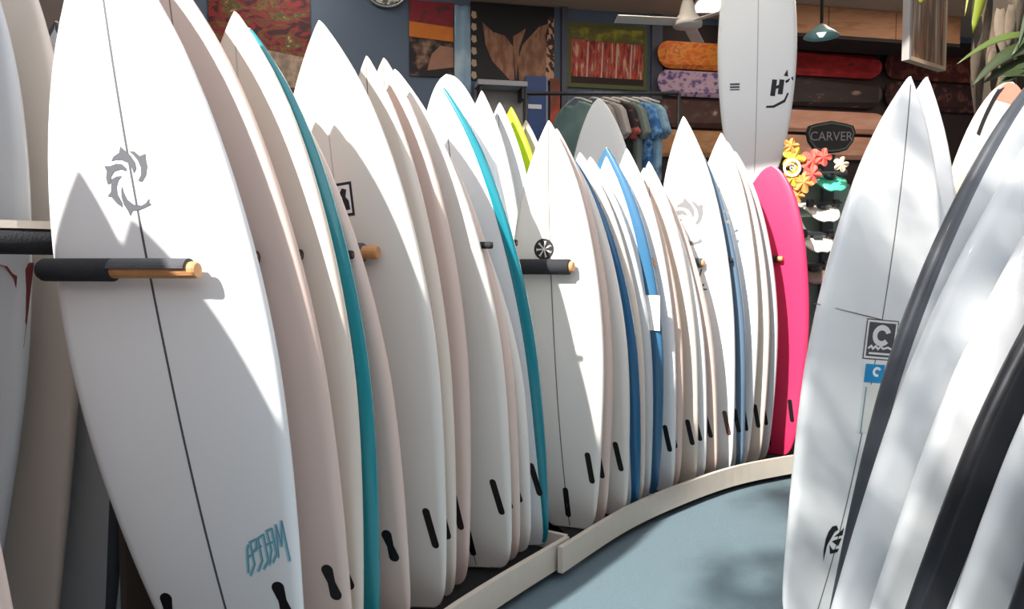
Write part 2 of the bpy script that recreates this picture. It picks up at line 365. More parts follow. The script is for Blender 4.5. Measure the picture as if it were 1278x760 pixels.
# key: tail, nose, width, yaw (fitted to the rails in the photograph), look, label
SPEC = [
 ('A1', (-.686, 1.97, .08), (-1.016, 1.89, 2.102), .548, -8, dict(base='cool', stringer=STRD, sw=.006, plugs='fcs'), 'white surfboard with grey swirl emblem and light blue scrawl behind the worn padded peg'),
 ('A2', (-.567, 2.10, .08), (-.900, 2.02, 2.026), .491, -12, dict(base='pinkish', plugs='fcs'), 'plain white surfboard just behind the one with the grey swirl emblem and blue scrawl'),
 ('A3', (-.569, 2.20, .08), (-.760, 2.12, 1.952), .489, -13, dict(base='warm', plugs='fcs', stringer=STRL), 'white surfboard directly in front of the dark teal one'),
 ('A4', (-.540, 2.29, .08), (-.753, 2.21, 1.934), .509, -15, dict(base='warm', band=TEAL, bw=.03, band_sides=(1,), plugs=None), 'surfboard with dark teal rail, first teal one in the rack'),
 ('A5', (-.449, 2.385, .08), (-.758, 2.305, 1.867), .506, -16, dict(base='pinkish', plugs='fcs'), 'white surfboard with pink bounce tint directly behind the dark teal one'),
 ('B1', (-.362, 2.56, .08), (-.619, 2.48, 2.038), .534, -18, dict(base='neutral', stringer=STRL), 'wide white surfboard with small black square emblem behind a wooden peg tip'),
 ('B2', (-.307, 2.67, .08), (-.489, 2.59, 1.961), .418, -19, dict(base='warm'), 'narrow white surfboard right behind the wide one with the square emblem'),
 ('B3', (-.282, 2.77, .08), (-.448, 2.69, 1.981), .466, -20, dict(base='pinkish'), 'white surfboard second behind the wide one with the square emblem'),
 ('B5', (-.136, 2.90, .08), (-.430, 2.82, 1.968), .534, -22, dict(base='neutral'), 'broad white surfboard with long black fin slot, third in front of the bright teal rail'),
 ('B6', (-.094, 2.98, .08), (-.355, 2.90, 1.83), .496, -23, dict(base='pinkish'), 'white surfboard with pink bounce tint, second in front of the bright teal rail'),
 ('B7', (-.053, 3.06, .08), (-.325, 2.98, 1.66), .515, -24, dict(base='neutral'), 'off-white surfboard immediately in front of the bright teal rail'),
 ('B8', (.038, 3.14, .08), (-.276, 3.06, 1.959), .468, -24, dict(base='cool', band=BTEAL, bw=.004, band_sides=(1,)), 'white surfboard with bright teal rail at the end of the straight tray'),
 ('B9', (.0, 3.29, .08), (-.275, 3.21, 2.05), .458, -25, dict(base='cool', outline='R'), 'round-nosed white surfboard peeking over the one with the bright teal rail'),
 ('C1', (.262, 3.38, .08), (.156, 3.30, 1.883), .430, -25, dict(base='neutral', stringer=STRG, sw=.005), 'white surfboard with round black emblem behind a thick black padded peg'),
 ('C2', (.322, 3.46, .08), (.194, 3.38, 1.862), .427, -27, dict(base='pinkish'), 'white surfboard directly behind the one with the round black emblem'),
 ('C3', (.426, 3.56, .08), (.229, 3.48, 1.805), .452, -28, dict(base='neutral'), 'white surfboard directly in front of the thin bright blue rail'),
 ('C4', (.496, 3.65, .08), (.259, 3.57, 1.783), .467, -29, dict(base='cool', band=BLUE, bw=.02, plugs=None), 'surfboard with bright blue rail, no tag on it'),
 ('C5', (.534, 3.73, .08), (.321, 3.65, 1.793), .450, -29, dict(base='warm', plugs=None), 'white surfboard directly behind the bright blue rail'),
 ('C6', (.575, 3.80, .08), (.377, 3.72, 1.783), .462, -30, dict(base='grey', plugs=None), 'pale grey surfboard directly in front of the blue one with a white tag'),
 ('C7', (.628, 3.87, .08), (.464, 3.79, 1.840), .462, -30, dict(base='cool', band=SBLUE, bw=.018, plugs=None), 'steel blue railed surfboard with a white paper tag'),
 ('C8', (.748, 3.94, .08), (.575, 3.86, 1.846), .380, -31, dict(base='cool'), 'narrow white surfboard directly behind the tagged blue one'),
 ('C9', (.775, 4.01, .08), (.586, 3.93, 1.804), .448, -31, dict(base='pinkish'), 'white surfboard second behind the tagged blue one'),
 ('C10', (.904, 4.08, .08), (.711, 4.00, 1.800), .370, -32, dict(base='warm'), 'narrow white surfboard third in front of the tall one with a faint grey emblem'),
 ('C11', (.948, 4.15, .08), (.700, 4.085, 1.773), .451, -32, dict(base='cool'), 'white surfboard second in front of the tall one with a faint grey emblem'),
 ('C12', (1.030, 4.22, .08), (.735, 4.14, 1.765), .455, -33, dict(base='pinkish'), 'pinkish surfboard just in front of the tall one with a faint grey emblem'),
 ('F1', (1.146, 4.31, .08), (.940, 4.23, 2.077), .420, -33, dict(base='cool', stringer=STRL, plugmat='b'), 'tall pointed white surfboard with a faint grey swirl emblem'),
 ('F2', (1.227, 4.39, .08), (1.010, 4.31, 1.969), .442, -36, dict(base='cool', band=GBLUE, bw=.02), 'grey-blue railed surfboard just behind the tall pointed white one'),
 ('F3', (1.283, 4.47, .08), (1.193, 4.39, 2.017), .425, -37, dict(base='cool'), 'white surfboard directly behind the grey-blue railed one'),
 ('F4', (1.376, 4.55, .08), (1.251, 4.47, 1.979), .455, -38, dict(base='warm'), 'white surfboard second in front of the pink one'),
 ('F5', (1.444, 4.63, .08), (1.319, 4.55, 1.936), .471, -38, dict(base='grey'), 'white surfboard directly in front of the pink one'),
 ('G1', (1.624, 4.74, .08), (1.572, 4.66, 1.866), .487, -36, dict(base='pink', outline='R', stringer=None, plugs='bar'), 'hot pink surfboard at the end of the curved tray'),
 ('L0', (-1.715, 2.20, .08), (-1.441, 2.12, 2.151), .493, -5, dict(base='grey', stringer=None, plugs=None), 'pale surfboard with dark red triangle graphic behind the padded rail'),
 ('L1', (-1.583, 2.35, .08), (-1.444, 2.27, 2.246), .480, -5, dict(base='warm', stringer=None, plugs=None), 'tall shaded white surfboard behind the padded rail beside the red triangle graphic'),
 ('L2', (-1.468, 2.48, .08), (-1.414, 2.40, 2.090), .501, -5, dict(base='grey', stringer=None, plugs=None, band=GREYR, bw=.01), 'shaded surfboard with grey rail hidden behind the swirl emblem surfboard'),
 ('S1', (-1.36, 1.50, .08), (-1.435, 1.40, 1.965), .47, -4, dict(base='pinkish', stringer=STRL, plugs=None), 'pinkish white surfboard on the tray in front of the worn padded peg'),
 ('S2', (-1.00, 1.36, .08), (-1.40, 1.26, 1.95), .58, -4, dict(base='pinkish', stringer=STRL, plugs=None), 'pinkish surfboard at the open end of the straight tray'),
]
LOOK = dict(WHITE); LOOK['pink'] = PINK; LOOK['lime'] = LIME; LOOK['salmon'] = SALMON
def build(spec, group=None, floor=ZT):
    key, tl, ns, w, yw, kw, lab = spec; kw = dict(kw)
    base = LOOK[kw.pop('base')]
    if kw.get('outline') == 'R': kw['outline'] = OUTR
    if kw.get('outline') == 'M': kw['outline'] = OUTM
    if kw.get('plugmat') == 'b': kw['plugmat'] = FINB
    return surfboard(key, tl, ns, w, yw, lab, base, group, floor=kw.pop('floor', floor), **kw)
for sp in SPEC: build(sp, 'surfboards standing in the main rack', 0.0 if sp[0][0] == 'L' else ZT)
SPEC_D = [
 ('D1', (-.087, 4.46, .0), (-.174, 4.38, 2.243), .50, -25, dict(base='grey', plugs=None), 'white surfboard behind the main rack, second from the lime green one'),
 ('D2', (.001, 4.57, .0), (-.074, 4.49, 2.199), .50, -25, dict(base='cool', plugs=None), 'white surfboard behind the main rack directly in front of the lime green one'),
 ('D3', (.10, 4.68, .0), (-.007, 4.60, 2.196), .50, -25, dict(base='lime', plugs=None, stringer=None), 'lime green surfboard behind the main rack'),
 ('D4', (.19, 4.80, .0), (.083, 4.72, 2.14), .50, -25, dict(base='warm', plugs=None), 'white surfboard directly behind the lime green one'),
 ('E1', (.73, 5.22, .0), (.575, 5.14, 2.36), .56, -22, dict(base='cool', outline='M', plugs=None, stringer=None), 'large white longboard behind the main rack near the hanging shirts'),
]
for sp in SPEC_D: build(sp, 'surfboards behind the main rack', 0.0)
SPEC_R = [
 ('R1', (1.056, 2.60, -.03), (1.344, 2.60, 1.848), .480, 14, dict(base='cool', stringer=STRG, sw=.004, plugs=None), 'white surfboard with square black wave emblem and blue sticker leaning by the aisle'),
 ('R2', (1.23, 2.80  , -.02), (1.508, 2.80, 1.905), .49, 14, dict(base='cool', stringer=STRL, plugs=None), 'white surfboard right behind the one with the square wave emblem'),
 ('R3', (1.62, 3.06, -.02), (1.985, 3.06, 1.945), .54, 14, dict(base='cream', outline='R', stringer=None, plugs=None), 'cream surfboard with salmon and black striped nose'),
 ('R4', (1.023, 2.15  , -.02), (1.576, 2.15, 1.850), .529, 5, dict(base='cool', band=GREYR, bw=.0, stringer=None, plugs=None), 'white surfboard with thin dark grey rail leaning by the aisle'),
 ('R5', (.942, 2.04  , -.02), (1.634, 2.04, 1.818), .503, 5, dict(base='cool', stringer=None, plugs=None), 'plain white surfboard leaning just before the thin dark grey rail'),
 ('R6', (.967, 1.93  , -.02), (1.675, 1.93, 1.764), .480, 5, dict(base='cool', stringer=None, plugs=None), 'plain white surfboard leaning just behind the wide black rail'),
 ('R7', (.979, 1.80  , -.02), (1.698, 1.80, 1.653), .516, 5, dict(base='cool', band=BLACKR, bw=.05, stringer=None, plugs=None), 'surfboard with wide glossy black rail leaning by the aisle'),
 ('R8', (1.011, 1.69  , -.02), (1.689, 1.69, 1.626), .513, 5, dict(base='cool', stringer=None, plugs=None), 'plain bluish white surfboard leaning just in front of the wide black rail'),
 ('R9', (1.065, 1.58  , -.02), (1.697, 1.58, 1.562), .529, 5, dict(base='cool', band=BLACKR, bw=.03, stringer=None, plugs=None), 'short black-railed surfboard at the open end of the leaning stack'),
]
for sp in SPEC_R: build(sp, 'surfboards leaning beside the aisle', 0.0)

# ---- hanging board
hb = at_y(941, 228, 4.95); ht = at_y(948, -60, 4.95)
hb_root = surfboard('H', (hb.x, 4.95, hb.z), (ht.x, 4.98, 3.52), .49, -8, 'white surfboard hung upright from the ceiling with black stylised logo', WHITE['cool'], None, R=.05, outline=OUTR, stringer=STRL, sw=.006, plugs=None, floor=None)
ho = BOARDS['H']; Mi = ho['M'].inverted()
tube('hanging_cord', [Mi @ Vector((ht.x, 4.985, 3.50)), Mi @ Vector((ht.x, 4.985, CEIL - .001))], .004, KICK, hb_root, 6)

# ---------------------------------------------------------------- marks on the boards
def ring(r0, r1, a0=0, a1=360, n=24):
    P = []
    for i in range(n):
        a, b = math.radians(a0 + (a1 - a0) * i / n), math.radians(a0 + (a1 - a0) * (i + 1) / n)
        P.append([(r0 * math.cos(a), r0 * math.sin(a)), (r1 * math.cos(a), r1 * math.sin(a)), (r1 * math.cos(b), r1 * math.sin(b)), (r0 * math.cos(b), r0 * math.sin(b))])
    return P
def rect(w, h, x=0, z=0): return [(x - w / 2, z - h / 2), (x + w / 2, z - h / 2), (x + w / 2, z + h / 2), (x - w / 2, z + h / 2)]
def stamp(key, name, px, py, polys, m, rot=0.0, off=.0012, dx=0.0, dz=0.0):
    x0, z0 = on_board(key, px, py); c, s = math.cos(math.radians(rot)), math.sin(math.radians(rot))
    return decal(key, name, [[(x0 + dx + x * c - z * s, z0 + dz + x * s + z * c) for x, z in P] for P in polys], m, off)
def strokes(lines, w):
    P = []
    for L_ in lines:
        for (x0, z0), (x1, z1) in zip(L_, L_[1:]):
            d = math.hypot(x1 - x0, z1 - z0) or 1; nx, nz = -(z1 - z0) / d * w / 2, (x1 - x0) / d * w / 2
            ex, ez = (x1 - x0) / d * w * .3, (z1 - z0) / d * w * .3
            P.append([(x0 + nx - ex, z0 + nz - ez), (x1 + nx + ex, z1 + nz + ez), (x1 - nx + ex, z1 - nz + ez), (x0 - nx - ex, z0 - nz - ez)])
    return P
WAVES = [[(510,110),(560,120),(600,165),(655,155),(648,200),(650,260),(625,330),(580,378),(545,365),(580,320),(590,260),(575,200),(545,150)],
 [(440,55),(480,100),(520,150),(548,210),(550,260),(520,300),(510,250),(480,200),(430,170),(370,160),(335,165),(360,130),(420,105)],
 [(265,190),(320,200),(380,190),(430,205),(462,245),(455,268),(410,245),(350,250),(310,290),(295,340),(268,350),(262,290),(280,240)],
 [(310,310),(360,295),(410,300),(370,330),(345,380),(340,440),(370,520),(365,560),(320,520),(280,455),(245,445),(285,410),(295,360)],
 [(395,380),(400,440),(420,500),(470,550),(540,570),(580,555),(620,520),(610,555),(630,575),(580,590),(510,605),(450,600),(420,640),(405,590),(380,540),(370,470),(380,410)]]
def wave_emblem(k): return [[((x - 460) * k / 190, (345 - y) * k / 190) for x, y in P] for P in WAVES]   # five curling waves round an open ring
stamp('A1', 'emblem', 160.5, 225, wave_emblem(.055), INKG, 0)
# light blue scrawl: slanted graffiti strokes
sc = [[(-.055, -.062), (-.05, .0), (-.046, .012)], [(-.05, -.07), (-.036, -.04), (-.04, .02), (-.022, .028), (-.026, .0), (-.038, -.008)],
      [(-.028, -.058), (-.014, -.03), (-.018, .03), (-.002, .04), (.002, -.03), (-.012, -.052)], [(.004, -.04), (.014, .0), (.008, .05), (.022, .056), (.026, -.012), (.014, -.034)],
      [(.03, -.02), (.034, .066)], [(.034, .066), (.042, .01), (.05, .076)], [(.05, .076), (.058, -.03)], [(-.03, .0), (-.012, .01)], [(.0, .012), (.02, .02)], [(-.05, -.02), (-.036, -.012)]]
stamp('A1', 'scrawl', 332, 686, strokes(sc, .0085), INKC, -6)
stamp('A1', 'scrawl_outline', 333, 685, strokes(sc, .003), INKCD, -6, off=.0022)
# square emblem on the wide board
stamp('B1', 'emblem_border', 430, 249, [rect(.062, .108)], INKB)
stamp('B1', 'emblem_field', 430, 249, [rect(.046, .09)], INKW, off=.002)
stamp('B1', 'emblem', 430, 249, [[(-.018, -.034), (.018, -.034), (.016, -.006), (.006, .008), (.012, .03), (-.004, .036), (-.014, .022), (-.006, .004), (-.016, -.01)]], INKB, off=.0028)
# round black emblem
stamp('C1', 'emblem', 679, 311, ring(.036, .046) + [[(.005 * math.cos(a), .005 * math.sin(a)), (.034 * math.cos(a - .30), .034 * math.sin(a - .30)), (.040 * math.cos(a + .05), .040 * math.sin(a + .05)), (.034 * math.cos(a + .35), .034 * math.sin(a + .35))] for a in [2 * math.pi * k / 7 for k in range(7)]], INKB)
# faint emblem and mark below
stamp('F1', 'emblem', 858, 278, wave_emblem(.092), INKL, 0)
stamp('F1', 'mark', 872, 348, strokes([[(-.02, .05), (.0, .0), (.02, .05)], [(.0, .0), (-.012, -.035), (.016, -.045), (.026, -.03)], [(-.03, -.055), (.04, -.06)]], .008), INKG)
stamp('F2', 'mark', 907, 270, ring(.022, .04, 60, 300, 10), INKL)
# square wave emblem and stickers on the leaning board
q = (1099, 424)
stamp('R1', 'emblem_border', *q, [rect(.125, .135)], INKG, 3)
stamp('R1', 'emblem_line', *q, [rect(.118, .128)], INKW, 3, .0018)
stamp('R1', 'emblem_field', *q, [rect(.104, .114)], mat('ink_charcoal', (84, 80, 84), .6), 3, .0024)
stamp('R1', 'emblem', *q, ring(.018, .036, 20, 320, 18), INKW, 3, .003, dz=.014)
stamp('R1', 'emblem_script', *q, strokes([[(-.045, -.03), (-.035, -.022), (-.028, -.032), (-.018, -.022), (-.008, -.032), (.002, -.022), (.012, -.03), (.03, -.024), (.045, -.03)], [(-.04, -.047), (.04, -.047)]], .007), INKW, 3, .003)
stamp('R1', 'sticker', 1091, 466, [rect(.075, .062)], STB, 3, .0016)
stamp('R1', 'sticker_curl', 1094, 464, ring(.008, .017, 30, 300, 12), INKW, 3, .0024)
stamp('R1', 'sticker', 1084, 510, [rect(.066, .165)], STW, 4, .0014)
stamp('R1', 'sticker_line', 1077, 512, [rect(.005, .16)], mat('ink_blue_grey', (120, 150, 170), .6), 4, .0022)
x0, z0 = on_board('R1', 1015, 379); x1, z1 = on_board('R1', 1180, 420)
decal('R1', 'seam_line', [[(x0 + (x1 - x0) * i / 8, z0 + (z1 - z0) * i / 8 + dz) for i in range(9)][::1] + [(x0 + (x1 - x0) * i / 8, z0 + (z1 - z0) * i / 8 + .003) for i in range(8, -1, -1)] for dz in (0,)], STRG, .0016)
stamp('R1', 'logo', 1038, 674, [[(-.022, .03), (-.012, .05), (.004, .054), (.014, .04), (.002, .03), (-.004, .012), (-.014, -.02), (-.012, -.08), (-.022, -.04), (-.026, .0)], [(.004, .012), (.03, .04), (.034, .052), (.036, .02)], [(.0, -.004), (.03, -.02), (.036, .01), (.016, .004)], [(-.006, -.016), (.012, -.034), (.036, -.028), (.034, -.042), (.006, -.05)]], INKB, 0, .0016)
# hanging board marks
stamp('H', 'print', 917, 108, [rect(.06, .012, 0, .014), rect(.06, .012, 0, -.004), rect(.06, .008, 0, -.02)], INKG)
stamp('H', 'logo', 971, 110, [[(x * 1.25, z * 1.15) for x, z in P] for P in [rect(.024, .09, -.022), rect(.024, .08, .014, .008), [(-.022, -.012), (.016, .008), (.016, .026), (-.022, .006)], [(-.045, -.10), (-.012, -.095), (.036, -.06), (.048, -.02), (.056, -.024), (.044, -.072), (-.008, -.108), (-.048, -.112)], [(.02, .07), (.034, .105), (.042, .066)], [(.034, .03), (.07, .05), (.066, .07), (.03, .042)]]], INKB, -6)
# red triangle graphic
x0, z0 = on_board('L0', 2, 378)
decal('L0', 'graphic_panel', [rect(.30, .235, x0 - .085, z0)], mat('ink_mid_grey', (150, 146, 148), .5), .0016)
decal('L0', 'graphic_triangle', [[(x0 - .235, z0 + .118), (x0 + .065, z0 + .118), (x0 + .065, z0 - .06), (x0 + .03, z0 + .07), (x0 - .0, z0 + .10)]], REDD, .0026)
# tag on the blue board
x0, z0 = on_board('C7', 812, 390)
V = []
B7 = BOARDS['C7']
box('paper_tag', (-.05, -.0015, -.085), (.05, .0015, .085), mat('tag_white', (244, 244, 244), .7), B7['root'], Matrix.Translation((x0 + .0, surf_y(B7, x0, z0) - .010, z0)) @ Matrix.Rotation(math.radians(4), 4, 'Y'))
# salmon / black nose stripes
B3 = BOARDS['R3']
def nose_band(key, s0, s1, m, name):
    B = BOARDS[key]; L_, V, Fc = B['L'], [], []
    ss = [s0 + (s1 - s0) * i / 8 for i in range(9)]; n = 12
    for s in ss:
        w = interp(B['out'], min(s, .999)) * B['W'] / 2 * .995
        for k in range(n + 1): x = -w + 2 * w * k / n; V.append((x, surf_y(B, x, s * L_) - .0012, s * L_))
    for i in range(8):
        for k in range(n): Fc.append((i * (n + 1) + k, i * (n + 1) + k + 1, (i + 1) * (n + 1) + k + 1, (i + 1) * (n + 1) + k))
    meshobj(name, V, Fc, m, B['root'])
nose_band('R3', .955, .997, SALMON, 'nose_patch')
P_ = []
B3 = BOARDS['R3']
for s_ in [.88 + .013 * i for i in range(9)]: P_.append((-interp(OUTR, s_) * B3['W'] / 2 * .78, s_ * B3['L']))
decal('R3', 'nose_stripe', strokes([P_], .018), BLACKR, .0022)

# ---------------------------------------------------------------- rack rail and pegs
rail_pts = smooth_line([Vector((-1.95, 1.62, 1.325)), Vector((-1.55, 1.80, 1.325)), Vector((-1.22, 2.02, 1.322)), Vector((-1.02, 2.42, 1.318)), Vector((-.80, 2.78, 1.318)), Vector((-.42, 3.5, 1.318)), Vector((.16, 4.16, 1.318)), Vector((.8, 4.70, 1.318)), Vector((1.22, 5.0, 1.318))], 5)
rr = empty('rack_rail', (-1.22, 2.02, 0))
tag(rr, 'curved horizontal rack rail padded in black foam behind the surfboards', 'rail')
off = Vector((-1.22, 2.02, 0))
tube('foam_sleeve', [p - off for p in rail_pts], .037, FOAM, rr, 12)
strip('top_board', [p - off for p in rail_pts], -.03, .03, 1.352, 1.372, LIP, rr)
strip('back_panel', [p - off for p in rail_pts[12:34]], -.012, .012, .0, 1.12, mat('rack_gap_shade', (74, 64, 58), .8, 0, .1, 6), rr)  # dark sheet added for the shade in the gap beside the boards
for p in (rail_pts[0], rail_pts[-1]):
    box('post', (p.x - off.x - .03, p.y - off.y - .03, 0), (p.x - off.x + .03, p.y - off.y + .03, 1.30), LIP, rr)
from mathutils.bvhtree import BVHTree
def bvh(key):
    B = BOARDS[key]; me = B['root'].children[0].data
    return BVHTree.FromPolygons([B['M'] @ v.co for v in me.vertices], [tuple(p.vertices) for p in me.polygons])
def rest(tip_px, y, yaw, length, r, key):
    # the peg lies against the bottom skin of the board behind it
    x_, z_ = on_board(key, tip_px[0] - 6, tip_px[1]); B = BOARDS[key]; p = B['M'] @ Vector((x_, surf_y(B, x_, z_), z_))
    yw = math.radians(yaw); d = Vector((math.cos(yw), math.sin(yw), 0)); T_ = bvh(key); y = p.y - r * .9
    for _ in range(30):
        tip = at_y(tip_px[0], tip_px[1], y)
        V, Fc = tube_pts([tip - d * length, tip - d * length * .5, tip], r + .001, 12)
        if not T_.overlap(BVHTree.FromPolygons(V, Fc)): break
        y -= .003
    return y
def peg(tip_px, y, yaw, length, r, label, group='padded pegs of the main rack', foam_cut=0.0, wood_tip=.0, worn=False, foamm=None, on=None):
    if on: y = rest(tip_px, y, yaw, length, r, on)
    tip = at_y(tip_px[0], tip_px[1], y); yw = math.radians(yaw)
    root = empty('rack_peg', tip - Vector((math.cos(yw), math.sin(yw), 0)) * length, yw); tag(root, label, 'peg', group)
    rw = r * .72; L_ = length
    V, Fc = tube_pts([(0.0, 0, 0), (L_ - .006, 0, 0), (L_, 0, 0)], [rw, rw, rw * .86], 14); meshobj('dowel', V, Fc, DOWEL, root, False)
    fe = L_ - wood_tip
    if worn:
        cut = L_ * .46
        V, Fc = tube_pts([(-.01, 0, 0), (.0, 0, 0), (cut, 0, 0)], [r * .8, r, r], 16); meshobj('foam_sleeve', V, Fc, FOAM, root, True)
        V, Fc = [], []; n = 9
        for x in (cut - .002, fe):
            for rad in (r, rw * 1.01):
                for k in range(n + 1):
                    a = math.radians(8 + 150 * k / n); V.append((x, -rad * math.cos(a), rad * math.sin(a)))
        m = n + 1
        for k in range(n):
            Fc += [(k, k + 1, 2 * m + k + 1, 2 * m + k), (m + k + 1, m + k, 3 * m + k, 3 * m + k + 1), (k + 1, k, m + k, m + k + 1), (2 * m + k, 2 * m + k + 1, 3 * m + k + 1, 3 * m + k)]
        Fc += [(0, 2 * m, 3 * m, m), (n, m + n, 3 * m + n, 2 * m + n)]
        bm = bmesh.new(); vs = [bm.verts.new(v) for v in V]
        for f in Fc: bm.faces.new([vs[i] for i in f])
        bmobj('torn_foam', bm, FOAMG, root, False)
    else:
        V, Fc = tube_pts([(-.004, 0, 0), (.004, 0, 0), (fe - .004, 0, 0), (fe, 0, 0)], [r * .85, r, r, r * .93], 16); meshobj('foam_sleeve', V, Fc, foamm or FOAM, root, True)
    return root
peg((247, 337), 1.765, -10, .41, .028, 'black foam peg with torn end showing wood in front of the swirl emblem surfboard', wood_tip=.022, worn=True, on='A1')
peg((320, 322), 1.985, -13, .50, .020, 'dark peg end beside the surfboard with the blue scrawl', on='A2')
peg((376, 318), 2.095, -13, .52, .015, 'dark peg end just in front of the dark teal rail group', on='A3')
peg((440, 318), 2.275, -16, .50, .013, 'dark peg end beside the dark teal rail', on='A5')
peg((472, 315), 2.40, -18, .62, .030, 'dark peg with bare wooden tip in front of the wide white surfboard', wood_tip=.05, foamm=FOAMG, on='B1')
peg((614, 306), 2.83, -23, .58, .013, 'small dark peg end beside the broad white surfboard with fin slot', on='B6')
peg((645, 303), 3.0, -25, .58, .013, 'small dark peg end beside the bright teal rail', on='B9')
peg((716, 333), 3.215, -24, .62, .033, 'thick black padded peg in front of the round black emblem', wood_tip=.016, on='C1')
peg((817, 328), 3.79, -31, .62, .024, 'black peg tip beside the tagged blue surfboard', wood_tip=.012, on='C8')
peg((879, 328), 4.155, -33, .66, .026, 'grey padded peg in front of the faint grey emblem surfboard', foamm=FOAMG, wood_tip=.012, on='F1')
peg((914, 325), 4.26, -36, .60, .014, 'small dark peg end beside the grey-blue railed surfboard', on='F2')
peg((977, 323), 4.60, -36, .62, .022, 'peg with pale tip in front of the pink surfboard', wood_tip=.03, on='G1')

# right-hand lean rail (holds the leaning stack)
rr = empty('lean_rail', (2.3, 2.3, 0)); tag(rr, 'black padded side rail holding the leaning surfboards', 'rail')
tube('foam_sleeve', [(0, -.9, 1.05), (0, .75, 1.05)], .035, FOAM, rr, 12)
for yy in (-.85, .7): box('post', (-.03, yy - .03, 0), (.03, yy + .03, 1.02), LIP, rr)

# ---------------------------------------------------------------- posters on the back wall
WROT = math.radians(12)
def wall_root(name, px, py, label, cat, off=0.0, group=None):
    p = at_wall(px, py, off); r = empty(name, p, WROT); tag(r, label, cat, group); return r
def wall_span(x0, y0, x1, y1, off=0.0):
    xm = (x0 + x1) / 2; return (at_wall(x1, y1, off) - at_wall(x0, y1, off)).dot(WBD), at_wall(xm, y0, off).z - at_wall(xm, y1, off).z
def poster(x0, y0, x1, y1, label, m, frame=None, fw=.03, off=.012, name='poster'):
    r = wall_root(name, (x0 + x1) / 2, (y0 + y1) / 2, label, 'poster', off)
    w, h = wall_span(x0, y0, x1, y1, off)
    box('print', (-w / 2, -.004, -h / 2), (w / 2, .010, h / 2), m, r)
    if frame:
        for lo, hi in (((-w / 2 - fw, -h / 2 - fw), (-w / 2, h / 2 + fw)), ((w / 2, -h / 2 - fw), (w / 2 + fw, h / 2 + fw)), ((-w / 2, h / 2), (w / 2, h / 2 + fw)), ((-w / 2, -h / 2 - fw), (w / 2, -h / 2))):
            box('frame_bar', (lo[0], -.012, lo[1]), (hi[0], .010, hi[1]), frame, r)
    return r, w, h
def flat(parent, name, P, m, y=-.006): return meshobj(name, [(x, y, z) for x, z in P], [tuple(range(len(P)))], m, parent)
olive = mat('frame_olive', (92, 96, 52), .6); dkframe = mat('frame_dark', (46, 44, 50), .6)
# tropical red poster behind the teal board
r, w, h = poster(262, -8, 388, 118, 'red and green patterned poster behind the dark teal surfboard', ramp_mat('print_tropical', [(0, (24, 10, 14)), (.40, (62, 20, 24)), (.47, (150, 34, 36)), (.52, (84, 50, 28)), (.58, (130, 84, 40)), (.64, (38, 66, 28)), (.72, (180, 140, 96))], (7, 7, 12), .6, 'noise', 6, 1.2))
flat(r, 'print_panel', [(-w * .1, -h * .42), (w * .48, -h * .42), (w * .48, -h * .12), (w * .02, -h * .05)], ramp_mat('print_panel_grey', [(0, (60, 50, 46)), (.45, (150, 128, 112)), (.62, (186, 160, 140)), (.75, (40, 30, 30))], (14, 14, 14)))
# orange and black poster
r, w, h = poster(511, 2, 566, 96, 'orange and black poster beside the pale blue banner', ramp_mat('print_dark_photo', [(0, (14, 12, 16)), (.5, (26, 22, 26)), (.6, (120, 84, 66)), (.75, (190, 160, 140))], (7, 7, 9)))
flat(r, 'print_panel', [(-w / 2, h * .02), (w / 2, -.02 * h), (w / 2, h * .17), (-w / 2, h * .22)], mat('print_orange', (222, 124, 34), .6, 0, .2, 12))
flat(r, 'print_panel', [(-w / 2, h * .22), (w / 2, h * .17), (w / 2, h * .5), (-w / 2, h * .5)], ramp_mat('print_crimson', [(0, (40, 14, 20)), (.5, (150, 30, 44)), (.65, (90, 40, 40))], (10, 10, 10)))
flat(r, 'print_shape', [(-w * .1, -h * .42), (w * .5, -h * .36), (w * .5, -h * .1), (w * .2, -h * .08), (0, -h * .2)], mat('print_skin', (170, 120, 98), .6, 0, .2, 9), -.0075)
# pale blue banner
r = wall_root('banner', 577, 63, 'pale blue hanging banner strip between two posters', 'banner', .02); w, h = wall_span(567, 8, 587, 118)
V, Fc = [], []
for i in range(13):
    for k in range(7):
        x = -w / 2 + w * k / 6; z = h / 2 - h * i / 12; V.append((x, -.012 * math.sin(k * 1.9 + i * .2) - .01, z))
for i in range(12):
    for k in range(6): Fc.append((i * 7 + k, (i + 1) * 7 + k, (i + 1) * 7 + k + 1, i * 7 + k + 1))
bn = meshobj('cloth', V, Fc, ramp_mat('print_sky', [(0, (104, 136, 164)), (.5, (150, 180, 204)), (.7, (206, 222, 234))], (3, 3, 3)), r, True)
md = bn.modifiers.new('thick', 'SOLIDIFY'); md.thickness = .004
# big dark poster with pale lettering column
r, w, h = poster(588, 6, 692, 103, 'large black poster with brown hand shapes and column of pale marks', mat('print_black', (20, 16, 18), .6, 0, .2, 6))
brown = ramp_mat('print_brown', [(0, (70, 40, 26)), (.45, (140, 92, 66)), (.6, (170, 122, 92)), (.8, (110, 70, 50))], (16, 16, 7), .6, 'noise', 5)
def pxl(x, y): a, b = wall_uv(x, y); u, v = wall_uv(640, 54.5); return a - u, b - v
for P in ([(602, 28), (615, 40), (630, 45), (640, 58), (642, 100), (636, 100), (614, 76), (606, 56)], [(640, 46), (656, 36), (648, 60), (644, 100), (641, 70)], [(652, 56), (672, 34), (684, 30), (680, 46), (684, 60), (680, 100), (648, 101), (646, 76)]):
    flat(r, 'print_shape', [pxl(*p) for p in P], brown, -.0075)
tanm = mat('print_tan', (196, 166, 140), .6, 0, .15, 20)
for k in range(6):
    y = 14 + 15 * k; flat(r, 'print_mark', [pxl(*p) for p in ((589, y), (594, y + 1), (595, y + 8), (591, y + 10), (588, y + 6))], tanm, -.0075)
